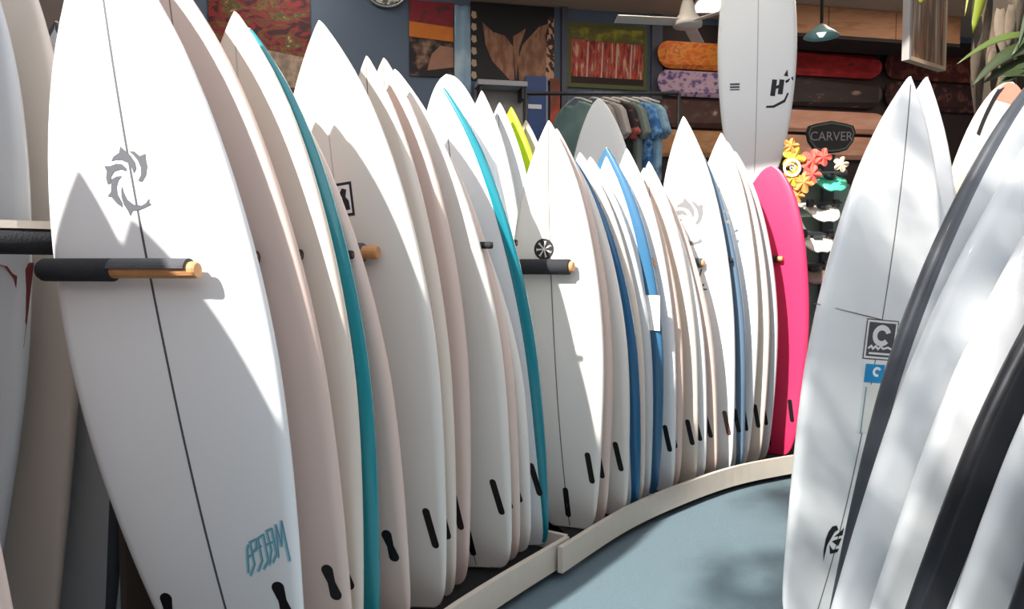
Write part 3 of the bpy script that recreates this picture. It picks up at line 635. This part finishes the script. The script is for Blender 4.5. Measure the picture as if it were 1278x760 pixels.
flat(r, 'print_band', [pxl(*p) for p in ((684, 20), (691, 20), (691, 101), (680, 101))], ramp_mat('print_spots', [(0, (60, 34, 26)), (.46, (80, 46, 34)), (.5, (206, 160, 130)), (1, (214, 170, 140))], (22, 22, 18), .6, 'hard', 2), -.009)
# framed orange poster
r, w, h = poster(713, 36, 803, 106, 'framed poster with red orange figures in olive frame', ramp_mat('print_orange_stripes', [(0, (50, 14, 20)), (.42, (130, 34, 40)), (.5, (220, 84, 50)), (.56, (150, 60, 70)), (.66, (226, 170, 130))], (34, 34, 6), .55, 'noise', 4, .6), olive, .035)
flat(r, 'print_panel', [(-w / 2, h * .28), (w / 2, h * .24), (w / 2, h / 2), (-w / 2, h / 2)], ramp_mat('print_olive', [(0, (74, 40, 40)), (.5, (110, 104, 40)), (.65, (170, 160, 50))], (9, 9, 12)))
for k in range(4): x = -w * .3 + w * .2 * k; flat(r, 'print_bar', [(x, -h * .5), (x + .014, -h * .5), (x + .01 + .02, h * .24), (x + .016, h * .24)], mat('print_pale_pink', (222, 180, 160), .6), -.0075)
flat(r, 'print_base', [(-w / 2, -h / 2), (w / 2, -h / 2), (w / 2, -h * .38), (-w / 2, -h * .38)], mat('print_dark_base', (40, 14, 12), .6), -.0085)
# grey post between posters
struct(box('trim_1', (-.025, -.05, 0), (.025, 0, BULK - .002), mat('post_grey', (84, 86, 98), .6), None, Matrix.Translation((at_wall(702, 330, .0).x, at_wall(702, 330, .0).y, 0)) @ Matrix.Rotation(WROT, 4, 'Z')), 'grey upright post between the two wall posters', 'post')
struct(box('trim_2', (-.05, -.03, 0), (.05, 0, BULK - .002), mat('post_grey', (84, 86, 98), .6), None, Matrix.Translation((at_wall(816, 330, .0).x, at_wall(816, 330, .0).y, 0)) @ Matrix.Rotation(WROT, 4, 'Z')), 'grey upright post left of the wall skateboards', 'post')
# wall clock
cp = at_wall(481, -19, .0); ck = empty('wall_clock', cp, WROT); tag(ck, 'round chrome-rimmed clock on the slate blue wall', 'clock')
cr_ = .182
V, Fc = tube_pts([(0, -.001, 0), (0, -.03, 0)], cr_ - .012, 40); meshobj('clock_face', V, Fc, ramp_mat('clock_print', [(0, (60, 60, 58)), (.48, (120, 122, 112)), (.52, (220, 220, 210)), (1, (230, 230, 222))], (26, 26, 26), .4), ck)
tp = [(cr_ * math.cos(2 * math.pi * k / 48), -.03, cr_ * math.sin(2 * math.pi * k / 48)) for k in range(49)]
tube('clock_rim', tp, .016, mat('chrome', (200, 200, 196), .2, 0, .02, 4, 0, 60, .9), ck, 8)
for k in range(12):
    a = 2 * math.pi * k / 12; c_, s_ = math.cos(a), math.sin(a)
    flat(ck, 'hour_mark', [(r_ * c_ - t_ * s_, r_ * s_ + t_ * c_) for r_, t_ in ((.16, -.008), (.20, -.010), (.20, .010), (.16, .008))], INKB, -.0312)
for a, l_ in ((1.9, .11), (.4, .16)): flat(ck, 'clock_hand', [(-.006 * math.sin(a), .006 * math.cos(a)), (l_ * math.cos(a), l_ * math.sin(a)), (.006 * math.sin(a), -.006 * math.cos(a))], INKB, -.033)

# shelf with blue box under the dark poster
r = wall_root('wall_shelf', 622, 116, 'pale grey wall shelf below the large black poster', 'shelf', .0); w, h = wall_span(592, 100, 652, 106)
box('shelf_board', (-w / 2, -.20, .02), (w / 2, -.002, .06), mat('shelf_grey', (168, 168, 176), .5), r); box('back_board', (-w / 2, -.018, -.5), (w / 2, -.002, .02), mat('shelf_back', (150, 146, 142), .6, 0, .1, 8), r)
for sx in (-.85, .85): box('bracket', (sx * w / 2 - .012, -.18, -.08), (sx * w / 2 + .012, -.02, .02), dkframe, r)
r = wall_root('notice_board', 669, 140, 'blue display panel with white line below the large black poster', 'panel', .03); w, h = wall_span(656, 102, 683, 190)
box('panel_board', (-w / 2, -.02, -h / 2), (w / 2, -.004, h / 2), mat('panel_blue', (38, 70, 128), .5, 0, .2, 5), r)
box('white_line', (-w * .45, -.026, h * .04), (w * .22, -.021, h * .10), INKW, r); box('edge_strip', (w / 2 - .012, -.024, -h / 2), (w / 2, -.0205, h / 2), mat('panel_edge', (150, 150, 170), .4), r)
r = wall_root('notice_board', 692, 140, 'brown and red printed panel beside the blue display panel', 'panel', .03); w, h = wall_span(687, 108, 699, 190)
box('panel_board', (-w / 2, -.02, -h / 2), (w / 2, -.004, h / 2), ramp_mat('print_rust', [(0, (50, 24, 22)), (.45, (120, 62, 44)), (.58, (190, 60, 36)), (.75, (160, 120, 90))], (8, 8, 6)), r)

# ---------------------------------------------------------------- skateboard decks on the wall
def deck_outline(L_, W_):
    P = []; r = W_ / 2; n = 10
    for i in range(n + 1): a = -math.pi / 2 + math.pi * i / n; P.append((L_ / 2 - r * 1.15 + r * 1.15 * math.cos(a), r * math.sin(a)))
    for i in range(n + 1): a = math.pi / 2 + math.pi * i / n; P.append((-L_ / 2 + r * 1.15 + r * 1.15 * math.cos(a), r * math.sin(a)))
    return P
def wall_deck(x0, x1, y0, y1, label, m, off=.05, group='skateboard decks on the back wall', stripe=None):
    r = wall_root('skateboard_deck', (x0 + x1) / 2, (y0 + y1) / 2, label, 'skateboard deck', off, group); w, h = wall_span(x0, y0, x1, y1, off)
    d = prism('deck', deck_outline(w, h * .97), .012, m, r, None, .003)
    for v in d.data.vertices:   # kicked ends
        k = max(0, abs(v.co.x) - (w / 2 - .17)) / .17; v.co.y -= .05 * k * k
    sm = mat('deck_bolt', (150, 146, 140), .4, 0, .02, 4, 0, 60, .7)
    for sx in (-1, 1):
        for bx in (-.025, .025):
            for bz in (-.02, .02):
                x = sx * (w / 2 - .2) + bx; box('bolt', (x - .005, -.004, bz - .005), (x + .005, .0, bz + .005), sm, r)
    box('wall_mount', (-.03, .010, -.03), (.03, off - .022, .03), dkframe, r)
    if stripe: box('print_stripe', (-w / 2 + .16, -.0025, -h * .12), (w / 2 - .16, -.0005, h * .12), stripe, r)
    return r
wall_deck(819, 938, 53, 88, 'orange and yellow graphic skateboard deck, topmost on the wall by the hanging board', ramp_mat('deck_orange', [(0, (176, 60, 20)), (.42, (232, 110, 34)), (.52, (240, 150, 50)), (.62, (216, 90, 30)), (.8, (246, 196, 110))], (10, 10, 16)))
wall_deck(819, 938, 89, 122, 'lilac skateboard deck with dark purple letter-like print below the orange deck', ramp_mat('deck_lilac', [(0, (60, 40, 96)), (.40, (112, 84, 140)), (.47, (200, 164, 186)), (.60, (210, 176, 190)), (.7, (110, 80, 136))], (14, 14, 18)))
wall_deck(806, 932, 125, 160, 'dark brown skateboard deck with pale spots below the lilac deck', ramp_mat('deck_brown', [(0, (42, 22, 20)), (.55, (84, 48, 38)), (.68, (110, 80, 84)), (.76, (230, 190, 150))], (9, 9, 12)))
wall_deck(805, 932, 162, 197, 'light wooden skateboard deck below the dark brown deck', ramp_mat('deck_tan', [(0, (140, 86, 50)), (.5, (196, 140, 92)), (.7, (222, 176, 130))], (5, 5, 14)))
wall_deck(960, 1098, 66, 96, 'bright red skateboard deck right of the hanging surfboard', ramp_mat('deck_red', [(0, (90, 16, 20)), (.45, (170, 30, 34)), (.6, (196, 44, 44)), (.75, (120, 30, 34))], (6, 6, 14)))
wall_deck(960, 1098, 98, 134, 'blackish skateboard deck with pale streak below the bright red deck', ramp_mat('deck_black', [(0, (22, 14, 16)), (.6, (50, 28, 26)), (.72, (150, 120, 110))], (5, 5, 16)))
wall_deck(1102, 1240, 70, 102, 'dark red patterned skateboard deck under the framed picture', ramp_mat('deck_maroon', [(0, (40, 16, 18)), (.5, (96, 40, 36)), (.62, (150, 80, 66)), (.72, (40, 24, 26))], (14, 14, 14)))
wall_deck(1102, 1240, 104, 140, 'black and maroon skateboard deck under the dark red patterned one', ramp_mat('deck_black_maroon', [(0, (20, 14, 16)), (.52, (60, 34, 34)), (.62, (120, 70, 60)), (.7, (30, 20, 22))], (14, 14, 14)))
wall_deck(950, 1104, 138, 166, 'long pale salmon wooden skateboard deck behind the black shield sign', ramp_mat('deck_salmon', [(0, (190, 130, 106)), (.5, (222, 160, 134)), (.7, (232, 178, 152))], (3, 3, 14)))
wall_deck(950, 1104, 169, 199, 'long tan wooden skateboard deck below the pale salmon one', ramp_mat('deck_sand', [(0, (180, 122, 96)), (.5, (210, 152, 122)), (.7, (226, 172, 146))], (3, 3, 14)))
# dark slat board behind the decks
r = wall_root('deck_backboard', 1039, 152, 'dark brown backing board behind the wall skateboard decks', 'board', .001); w, h = wall_span(828, 44, 1250, 260)
box('board', (-w / 2, -.02, -h / 2), (w / 2, -.001, h / 2), mat('backing_dark', (50, 36, 34), .7, 0, .1, 4), r)

# soffit of plywood above the right decks
r = empty('plywood_soffit', at_wall(1075, 28, .5), WROT); tag(r, 'orange plywood soffit panel under the ceiling at the back', 'panel'); w, h = wall_span(960, 8, 1210, 46, .5)
for k in range(3):
    zt_ = BULK - .004 - at_wall(1075, 28, .5).z
    box('plywood_sheet', (-w / 2 + w * k / 3 + .004, -.02, -h / 2), (-w / 2 + w * (k + 1) / 3 - .004, 0, zt_), ramp_mat('plywood', [(0, (150, 100, 70)), (.5, (186, 134, 98)), (.62, (170, 116, 82)), (.8, (128, 80, 56))], (3, 3, 22)), r)
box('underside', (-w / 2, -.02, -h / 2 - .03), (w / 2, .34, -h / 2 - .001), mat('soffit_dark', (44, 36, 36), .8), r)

# pendant lamps
def pendant(px, py, y, label, rod_px=None):
    p = at_y(px, py, y); r = empty('pendant_lamp', (p.x, y, BULK)); tag(r, label, 'lamp')
    dz = p.z - BULK
    tube('rod', [(0, 0, 0), (0, 0, dz + .10)], .012, KICK, r, 8)
    prof = [(.03, .08), (.045, .065), (.10, .025), (.125, 0)]
    V, Fc = [], []; n = 20
    for rad, z in prof:
        for k in range(n): V.append((rad * math.cos(2 * math.pi * k / n), rad * math.sin(2 * math.pi * k / n), dz + z))
    for i in range(len(prof) - 1):
        for k in range(n): Fc.append((i * n + k, i * n + (k + 1) % n, (i + 1) * n + (k + 1) % n, (i + 1) * n + k))
    sh = meshobj('shade', V, Fc, mat('lamp_shade_teal', (150, 190, 192), .35, .3), r, True); sh.modifiers.new('thick', 'SOLIDIFY').thickness = .004
    V, Fc = tube_pts([(0, 0, dz + .08), (0, 0, dz + .03), (0, 0, dz + .0)], [.02, .035, .015], 12); meshobj('bulb', V, Fc, mat('bulb_glow', (235, 245, 240), .3, emit=1.2), r, True)
pendant(1025, 46, 5.7, 'teal pendant lamp on black rod in front of the plywood soffit')
# ceiling light panel
p = at_z(884, 5, BULK); 
r = empty('ceiling_light', (p.x, p.y, BULK)); tag(r, 'small square ceiling light panel beside the ceiling fan', 'light')
box('frame', (-.13, -.16, -.02), (.13, .16, -.001), INKW, r); box('diffuser', (-.11, -.14, -.026), (.11, .14, -.0205), mat('panel_glow', (255, 252, 244), .4, emit=4.0), r)
for n_, (x_, y_) in enumerate(((-1.6, 4.7), (.0, 4.7), (-1.7, 5.6), (1.3, 4.4), (3.0, 4.6), (4.2, 5.4))):  # fill panels added out of view to brighten the back room
    q_ = empty('ceiling_light', (x_, y_, CEIL)); tag(q_, 'added unseen fill light panel over the rear of the shop', 'light', 'added ceiling fill panels')
    box('frame', (-.33, -.33, -.02), (.33, .33, -.001), INKW, q_); box('diffuser', (-.30, -.30, -.026), (.30, .30, -.0205), mat('large_fill_glow', (255, 246, 232), .4, emit=7.0), q_)
for n_, (x_, y_) in enumerate(((2.85, 5.9), (.75, 5.45), (3.7, 6.2))):  # more added fill, lifts the wall decks from out of view
    q_ = empty('ceiling_light', (x_, y_, BULK)); tag(q_, 'added unseen fill light panel under the brown bulkhead', 'light', 'added bulkhead fill panels')
    box('frame', (-.38, -.16, -.02), (.38, .16, -.001), INKW, q_); box('diffuser', (-.35, -.13, -.026), (.35, .13, -.0205), mat('bulkhead_fill_glow', (255, 240, 220), .4, emit=9.0), q_)
# ceiling fan
p = at_y(858, 28, 5.9); r = empty('ceiling_fan', (p.x, 5.9, BULK)); tag(r, 'white ceiling fan with bell-shaped motor above the wall skateboards', 'fan')
FANW = mat('fan_white', (236, 230, 222), .4, .2); dz = p.z - BULK
prof = [(.012, 0), (.012, dz + .20), (.03, dz + .19), (.05, dz + .13), (.065, dz + .06), (.09, dz + .03), (.11, dz + .0), (.11, dz - .03), (.0, dz - .04)]
V, Fc = [], []; n = 24
for rad, z in prof:
    for k in range(n): V.append((max(rad, .001) * math.cos(2 * math.pi * k / n), max(rad, .001) * math.sin(2 * math.pi * k / n), z))
for i in range(len(prof) - 1):
    for k in range(n): Fc.append((i * n + k, i * n + (k + 1) % n, (i + 1) * n + (k + 1) % n, (i + 1) * n + k))
meshobj('motor', V, Fc, FANW, r, True)
for k in range(3):
    bm = bmesh.new(); Mx = Matrix.Rotation(math.radians(188 + 120 * k), 4, 'Z') @ Matrix.Translation((0, 0, dz + .0)) @ Matrix.Rotation(math.radians(12), 4, 'X')
    bmesh.ops.transform(bm, matrix=Matrix.Identity(4), verts=[])
    box_bm(bm, (.09, -.05, -.004), (.56, .06, .004), Mx, .002); bmobj('blade', bm, FANW, r)

# ---------------------------------------------------------------- hanging shirts
rl = at_y(752, 122, 5.55)
r = empty('clothes_rail', (rl.x, 5.55, 0)); tag(r, 'dark steel clothes rail carrying the shirts behind the longboard', 'clothes rail')
steel = mat('steel_dark', (70, 72, 74), .4, 0, .05, 4, 0, 60, .6)
zr = rl.z + .03
tube('rail_bar', [(-.55, 0, zr), (.55, 0, zr)], .014, steel, r, 8)
for sx in (-.55, .55): tube('upright', [(sx, 0, .02), (sx, 0, zr)], .014, steel, r, 8); box('foot', (sx - .02, -.25, 0), (sx + .02, .25, .03), steel, r)
shirt_cols = [('teal grey', ramp_mat('cloth_teal_grey', [(0, (84, 112, 112)), (.5, (112, 140, 138)), (.7, (130, 156, 154))], (6, 6, 6), .9)), ('warm grey', mat('cloth_warm_grey', (140, 128, 122), .9, 0, .1, 9)), ('silver grey', mat('cloth_silver', (168, 160, 156), .9, 0, .1, 9)), ('black and coral printed', ramp_mat('cloth_coral', [(0, (24, 20, 24)), (.55, (40, 30, 34)), (.6, (190, 90, 80)), (.75, (60, 40, 40))], (9, 9, 9), .9)), ('sage grey', mat('cloth_sage', (118, 128, 120), .9, 0, .1, 9)), ('navy and sky blue printed', ramp_mat('cloth_blue', [(0, (26, 40, 84)), (.45, (60, 110, 170)), (.55, (120, 170, 210)), (.68, (30, 60, 120))], (12, 12, 12), .9)), ('pale blue', ramp_mat('cloth_pale_blue', [(0, (90, 130, 160)), (.5, (140, 176, 196)), (.7, (60, 90, 120))], (9, 9, 9), .9))]
for (nm, m), px in zip(shirt_cols, (718, 738, 752, 764, 776, 789, 800)):
    p = at_y(px, 120, 5.55); a = math.radians(58)
    s = empty('shirt', (p.x, 5.55, zr - .62), -a); tag(s, nm + ' shirt on a hanger on the clothes rail', 'shirt', 'shirts on the clothes rail')
    OL = [(-.20, 0), (.20, 0), (.205, .34), (.235, .28), (.30, .32), (.235, .49), (.19, .53), (.07, .575), (.05, .555), (0, .545), (-.05, .555), (-.07, .575), (-.19, .53), (-.235, .49), (-.30, .32), (-.235, .28), (-.205, .34)]
    prism('cloth', OL, .05, m, s, Matrix.Translation((0, -.025, -.02)), .012)
    tube('hanger', [(-.19, 0, .525), (-.06, 0, .575), (0, 0, .59), (.06, 0, .575), (.19, 0, .525)], .008, LIP, s, 6)
    tube('hook', [(0, 0, .59), (0, 0, .625), (.018, 0, .645), (.0, 0, .655), (-.012, 0, .645)], .003, steel, s, 6)

# ---------------------------------------------------------------- skateboard display stand with sign
sp_ = at_y(1034, 330, 5.15)
r = empty('display_stand', (sp_.x, 5.15, 0)); tag(r, 'dark display stand topped by a black shield sign reading CARVER', 'stand')
dk = mat('stand_charcoal', (52, 58, 62), .6, 0, .1, 6); gr = mat('stand_green_grey', (112, 130, 124), .6, 0, .1, 5)
zp = lambda y_: at_y(1034, y_, 5.15).z
box('base', (-.15, -.02, 0), (.22, .30, .03), dk, r); box('post', (-.035, .02, .03), (.035, .08, zp(192)), dk, r)
box('back_panel', (-.20, .08, .25), (.17, .11, zp(228)), gr, r, None, .01)
zs = zp(171)
sh = [(-.15, .075), (-.10, .09), (0, .108), (.10, .09), (.15, .075), (.165, .03), (.15, -.03), (.11, -.085), (.06, -.10), (0, -.105), (-.06, -.10), (-.11, -.085), (-.15, -.03), (-.165, .03)]
sg = prism('sign', sh, .03, mat('sign_black', (34, 34, 34), .6), r, Matrix.Translation((0, .0, zs)), .004)
o_ = [(x * .93, z * .90) for x, z in sh]; i_ = [(x * .88, z * .82) for x, z in sh]; k_ = len(sh)
meshobj('sign_border', [(x, -.0015, zs + z) for x, z in o_ + i_], [(i, (i + 1) % k_, k_ + (i + 1) % k_, k_ + i) for i in range(k_)], mat('sign_grey_green', (98, 108, 96), .6), sg)
V, Fc = text_polys('CARVER', .078); meshobj('sign_lettering', [(x, -.002, zs + .002 + y * 1.1) for x, y in V], Fc, mat('sign_letter', (150, 140, 140), .6), sg)
for y_ in (236, 278, 316, 354): box('shelf_arm', (-.03, -.12, zp(y_) - .105), (.03, .08, zp(y_) - .093), dk, r)
def skateboard(px, py, m, label, ex=0.0):
    p = at_y(px, py, 4.86); s = empty('skateboard', (p.x, 4.86, p.z)); tag(s, label, 'skateboard', 'skateboards on the display stand')
    L_, W_ = .34, .205; n = 14; V, Fc = [], []
    # a short deck whose kicked tail faces the aisle
    sec = [(0, .06), (.015, .12), (.04, .165), (.08, .195), (.12, .205), (.2, .205), (.3, .205), (.34, .19)]
    for y_, w_ in sec:
        k = max(0, .14 - y_) / .14; z = .055 * k ** 1.5
        for x in (-.5, -.25, 0, .25, .5): V.append((x * w_, y_ - .05, z + .02 * (2 * x) ** 2 * .3))
        for x in (.5, .25, 0, -.25, -.5): V.append((x * w_, y_ - .05, z - .011 + .02 * (2 * x) ** 2 * .3))
    q = 10
    for i in range(len(sec) - 1):
        for k in range(q): Fc.append((i * q + k, i * q + (k + 1) % q, (i + 1) * q + (k + 1) % q, (i + 1) * q + k))
    Fc.append(tuple(range(q - 1, -1, -1))); Fc.append(tuple((len(sec) - 1) * q + k for k in range(q)))
    bm = bmesh.new(); vs = [bm.verts.new(v) for v in V]
    for f in Fc: bm.faces.new([vs[i] for i in f])
    Mx = Matrix.Rotation(math.radians(14), 4, 'X') @ Matrix.Diagonal((1, 1, -1, 1)); bmesh.ops.transform(bm, matrix=Mx, verts=bm.verts[:])
    bmobj('deck', bm, m, s, True)
    tk = box('truck', (-.07, .06, -.05), (.07, .09, -.03), steel, s, Mx, .004); box('baseplate', (-.025, .04, -.031), (.025, .12, -.012), dk, tk, Mx)
    for sx in (-1, 1):
        V, F2 = tube_pts([Mx @ Vector((sx * .066, .075, -.04)), Mx @ Vector((sx * .10, .075, -.04))], .027, 14); meshobj('wheel', V, F2, mat('wheel_dark', (36, 30, 34), .5), tk)
    return s
WD = mat('deck_offwhite', (222, 218, 208), .5)
skateboard(1041, 226, mat('deck_mint', (70, 180, 150), .5), 'mint green skateboard, topmost on the display stand')
skateboard(1032, 264, WD, 'off-white skateboard just below the mint green one')
skateboard(1024, 302, WD, 'off-white skateboard second below the mint green one')
skateboard(1020, 342, mat('deck_dusty', (120, 96, 90), .5), 'dusty brown skateboard lowest on the display stand')
# pale hand-shaped cutout by the sign
# paper flower garland
fl = at_y(1003, 212, 4.76); r = empty('flower_garland', (fl.x, 4.76, fl.z)); tag(r, 'yellow and coral paper flower garland on the display stand', 'garland')
def flower(x, z, R_, m, y=0.0, n=5, rot=0.0):
    V = [(x, y - .012, z)]; Fc = []; K = n * 8
    for k in range(K):
        a = 2 * math.pi * k / K + rot; rad = R_ * (.45 + .55 * abs(math.cos(a * n / 2)) ** .7); V.append((x + rad * math.cos(a), y + .008 * math.sin(k), z + rad * math.sin(a)))
    for k in range(K): Fc.append((0, 1 + k, 1 + (k + 1) % K))
    f = meshobj('flower', V, Fc, m, r); f.modifiers.new('thick', 'SOLIDIFY').thickness = .004
YEL = mat('flower_yellow', (214, 186, 60), .7, 0, .2, 20); COR = mat('flower_coral', (226, 92, 80), .7, 0, .2, 20); ORG = mat('flower_orange', (222, 150, 80), .7, 0, .2, 20); CRM = mat('flower_cream', (240, 216, 186), .7, 0, .1, 20)
for (px, py, R_, m) in ((990, 198, .075, YEL), (1014, 200, .075, COR), (1027, 196, .06, COR), (1012, 218, .06, COR), (1001, 228, .07, ORG), (988, 222, .06, YEL), (994, 244, .05, ORG), (986, 182, .05, ORG), (1050, 205, .05, CRM)):
    q = at_y(px, py, 4.76); flower(q.x - fl.x, q.z - fl.z, R_, m, random.uniform(-.02, .02), 5, random.random() * 3)
q = at_y(986, 210, 4.76)
for P in ring(.042, .056, 0, 360, 20): pass
V, Fc = [], []
for P in ring(.040, .056, 0, 360, 20): i0 = len(V); V += [(q.x - fl.x + x, -.035, q.z - fl.z + z) for x, z in P]; Fc.append((i0, i0 + 1, i0 + 2, i0 + 3))
for P in strokes([[(.004 * k_ ** .8 * math.cos(k_ * .8), .004 * k_ ** .8 * math.sin(k_ * .8)) for k_ in range(12)]], .007): i0 = len(V); V += [(q.x - fl.x + x, -.035, q.z - fl.z + z) for x, z in P]; Fc.append((i0, i0 + 1, i0 + 2, i0 + 3))
meshobj('white_swirl', V, Fc, INKW, r)
tube('garland_cord', [(-.11, 0, .14), (0, .01, .08), (.10, .10, .13), (.20, .405, .16)], .006, dk, r, 6)

# ---------------------------------------------------------------- framed picture hung at the right
pa, pb = at_y(1132, 70, 4.3), at_y(1178, 83, 4.55)
d = (pb - pa); d.z = 0; w = d.length; ang = math.atan2(d.y, d.x)
r = empty('hanging_picture', (pa.x, pa.y, pa.z - .02), ang); tag(r, 'picture of brown tree trunks in a pale frame hung from the ceiling', 'picture')
hh = 3.1 - pa.z
box('print', (0.02, 0, 0.02), (w - .02, .02, hh), ramp_mat('print_trunks', [(0, (46, 44, 40)), (.42, (92, 74, 60)), (.5, (150, 100, 70)), (.58, (120, 110, 100)), (.75, (190, 176, 160))], (26, 26, 2), .6), r)
fm = mat('frame_silver', (172, 166, 164), .4, 0, .05, 9, 0, 60, .3); fb = mat('frame_beige', (176, 152, 128), .5)
box('frame_bar', (0, -.012, 0), (.022, .03, hh), fm, r); box('frame_bar', (w - .022, -.012, 0), (w, .03, hh), fb, r); box('frame_bar', (.022, -.012, 0), (w - .022, .03, .022), fb, r); box('frame_bar', (0, -.012, hh), (w, .03, hh + .022), fm, r)
for x in (.05, w - .05): tube('hanging_wire', [(x, .01, hh + .02), (x, .01, CEIL - (pa.z - .02) - .001)], .003, KICK, r, 6)

# ---------------------------------------------------------------- palm at the right
pr = at_y(1236, 330, 3.75); r = empty('palm_plant', (pr.x, 3.75, 0)); tag(r, 'tall potted palm with shaggy trunk behind the leaning surfboards', 'palm')
V, Fc = tube_pts([(0, 0, 0), (0, 0, .02), (0, 0, .36), (0, 0, .36), (0, 0, .33)], [.15, .16, .20, .18, .17], 20); meshobj('pot', V, Fc, mat('pot_dark', (70, 60, 56), .6), r, True)
bark = ramp_mat('palm_bark', [(0, (26, 22, 18)), (.45, (62, 52, 42)), (.58, (96, 82, 68)), (.75, (130, 114, 96))], (16, 16, 5), .9, 'noise', 5)
pts = [(0.01 * math.sin(i), .01 * math.cos(i * 1.7), .3 + .17 * i) for i in range(15)]
tube('trunk', pts, [.085 + .012 * (i % 2) for i in range(15)], bark, r, 12)
husk = ramp_mat('palm_husk', [(0, (36, 30, 24)), (.5, (74, 62, 50)), (.7, (112, 98, 84))], (10, 10, 4), .9)
GRN = ramp_mat('palm_green', [(0, (24, 38, 14)), (.5, (44, 60, 22)), (.7, (66, 82, 30))], (6, 6, 6), .5); YGR = mat('palm_yellow_green', (112, 122, 30), .5, 0, .15, 9); DGR = mat('palm_dark_green', (38, 50, 20), .6, 0, .2, 9)
def blade(name, pts, w, m, side):
    """arched leaf blade with a keel"""
    pts = [Vector(p) for p in pts]; V, Fc = [], []; k = len(pts)
    for i, p in enumerate(pts):
        t = i / (k - 1); ww = w * (math.sin(math.pi * min(.12 + t * .88, 1)) ** .8 + .02); s_ = Vector(side) * ww / 2
        V += [p - s_, p + Vector((0, 0, -.25 * ww)), p + s_]
    for i in range(k - 1):
        for q in range(2): Fc.append((i * 3 + q, i * 3 + q + 1, (i + 1) * 3 + q + 1, (i + 1) * 3 + q))
    o = meshobj(name, V, Fc, m, r, True); o.modifiers.new('thick', 'SOLIDIFY').thickness = .002; return o
def rel(px, py, y): q = at_y(px, py, y); return Vector((q.x - pr.x, q.y - 3.75, q.z))
def arc(a, b, lift, n=9): return [a.lerp(b, i / (n - 1)) + Vector((0, 0, lift * math.sin(math.pi * i / (n - 1)))) for i in range(n)]
blade('palm_leaf', arc(rel(1300, 44, 3.55), rel(1194, 80, 3.45), .05), .032, mat('palm_leaf_pale', (78, 92, 44), .45, 0, .1, 9), (0, .3, 1))
blade('palm_leaf', arc(rel(1232, -40, 3.6), rel(1214, 42, 3.55), .02), .07, YGR, (1, .2, 0))
blade('palm_leaf', arc(rel(1165, -30, 3.7), rel(1148, 6, 3.7), .02), .08, YGR, (1, .2, .3))
blade('palm_leaf', arc(rel(1300, 60, 3.5), rel(1212, 108, 3.45), .06), .06, DGR, (0, .4, 1))
blade('palm_leaf', arc(rel(1310, 80, 3.5), rel(1226, 104, 3.5), .04), .05, DGR, (0, .4, 1))
blade('palm_leaf', arc(rel(1246, 0, 3.7), rel(1300, -60, 3.6), .05), .12, GRN, (0, .5, 1))
for (x0, y0, x1, y1, w_, m_) in ((1310, 70, 1236, 118, .05, DGR), (1310, 20, 1262, 70, .05, GRN), (1310, 100, 1250, 96, .045, GRN), (1290, 0, 1270, 60, .05, DGR), (1215, -30, 1204, 20, .035, YGR)):
    blade('palm_leaf', arc(rel(x0, y0, 3.52), rel(x1, y1, 3.46), .03), w_, m_, (0, .4, 1))
for (x0, y0, x1, y1, w_) in ((1222, 20, 1214, 110, .05), (1248, 10, 1252, 70, .07), (1262, 5, 1258, 60, .05), (1240, 60, 1236, 90, .04)):
    blade('dry_husk', arc(rel(x0, y0, 3.62), rel(x1, y1, 3.60), 0), w_, husk, (1, 0, 0))
for k in range(9):
    a = 2 * math.pi * k / 9 + .3
    if math.cos(a) < .25: continue
    blade('palm_leaf', arc(Vector((0, 0, 2.6)), Vector((.75 * math.cos(a), .75 * math.sin(a), 2.55 + .2 * math.sin(k * 2))), .45), .11, GRN if k % 2 else DGR, (-math.sin(a), math.cos(a), 0))

# ---------------------------------------------------------------- street tree outside the open front (its leaves dapple the aisle)
tr = empty('street_tree', (-2.3, -3.1, 0)); tag(tr, 'leafy tree standing outside the open shop front', 'tree')
tube('trunk', [(0, 0, 0), (.03, .02, 1.2), (.0, .15, 2.6), (.12, .5, 3.6), (.4, 1.3, 4.5)], [.11, .095, .08, .06, .03], bark, tr, 10)
for e in ((1.1, 1.8, 4.5), (.9, 2.4, 4.3), (.0, 2.0, 4.6), (1.4, 2.2, 4.9)): tube('branch', [(.10, .45, 3.4), (e[0] * .5, .3 + e[1] * .5, 4.0), e], [.04, .028, .012], bark, tr, 8)
V, Fc = [], []
rnd = random.Random(3)
cl = []
while len(cl) < 120:
    c = Vector((rnd.uniform(-.5, 1.9), rnd.uniform(.7, 3.1), rnd.uniform(3.75, 5.25)))
    if ((c.x - .7) / 1.15) ** 2 + ((c.y - 1.9) / 1.15) ** 2 + ((c.z - 4.5) / .75) ** 2 < 1: cl.append(c)
for i in range(3000):
    c = rnd.choice(cl) + Vector((rnd.gauss(0, .09), rnd.gauss(0, .09), rnd.gauss(0, .07)))
    a, b = rnd.uniform(0, 6.28), rnd.uniform(-.6, .6); l_, w_ = rnd.uniform(.07, .11), rnd.uniform(.022, .036)
    dx = Vector((math.cos(a) * math.cos(b), math.sin(a) * math.cos(b), math.sin(b))); up_ = Vector((rnd.uniform(-.4, .4), rnd.uniform(-.4, .4), 1)); dy = dx.cross(up_).normalized(); i0 = len(V)
    V += [c, c + dx * l_ * .4 + dy * w_, c + dx * l_, c + dx * l_ * .4 - dy * w_]; Fc.append((i0, i0 + 1, i0 + 2, i0 + 3))
fo = meshobj('foliage', V, Fc, GRN, tr); fo['kind'] = 'stuff'
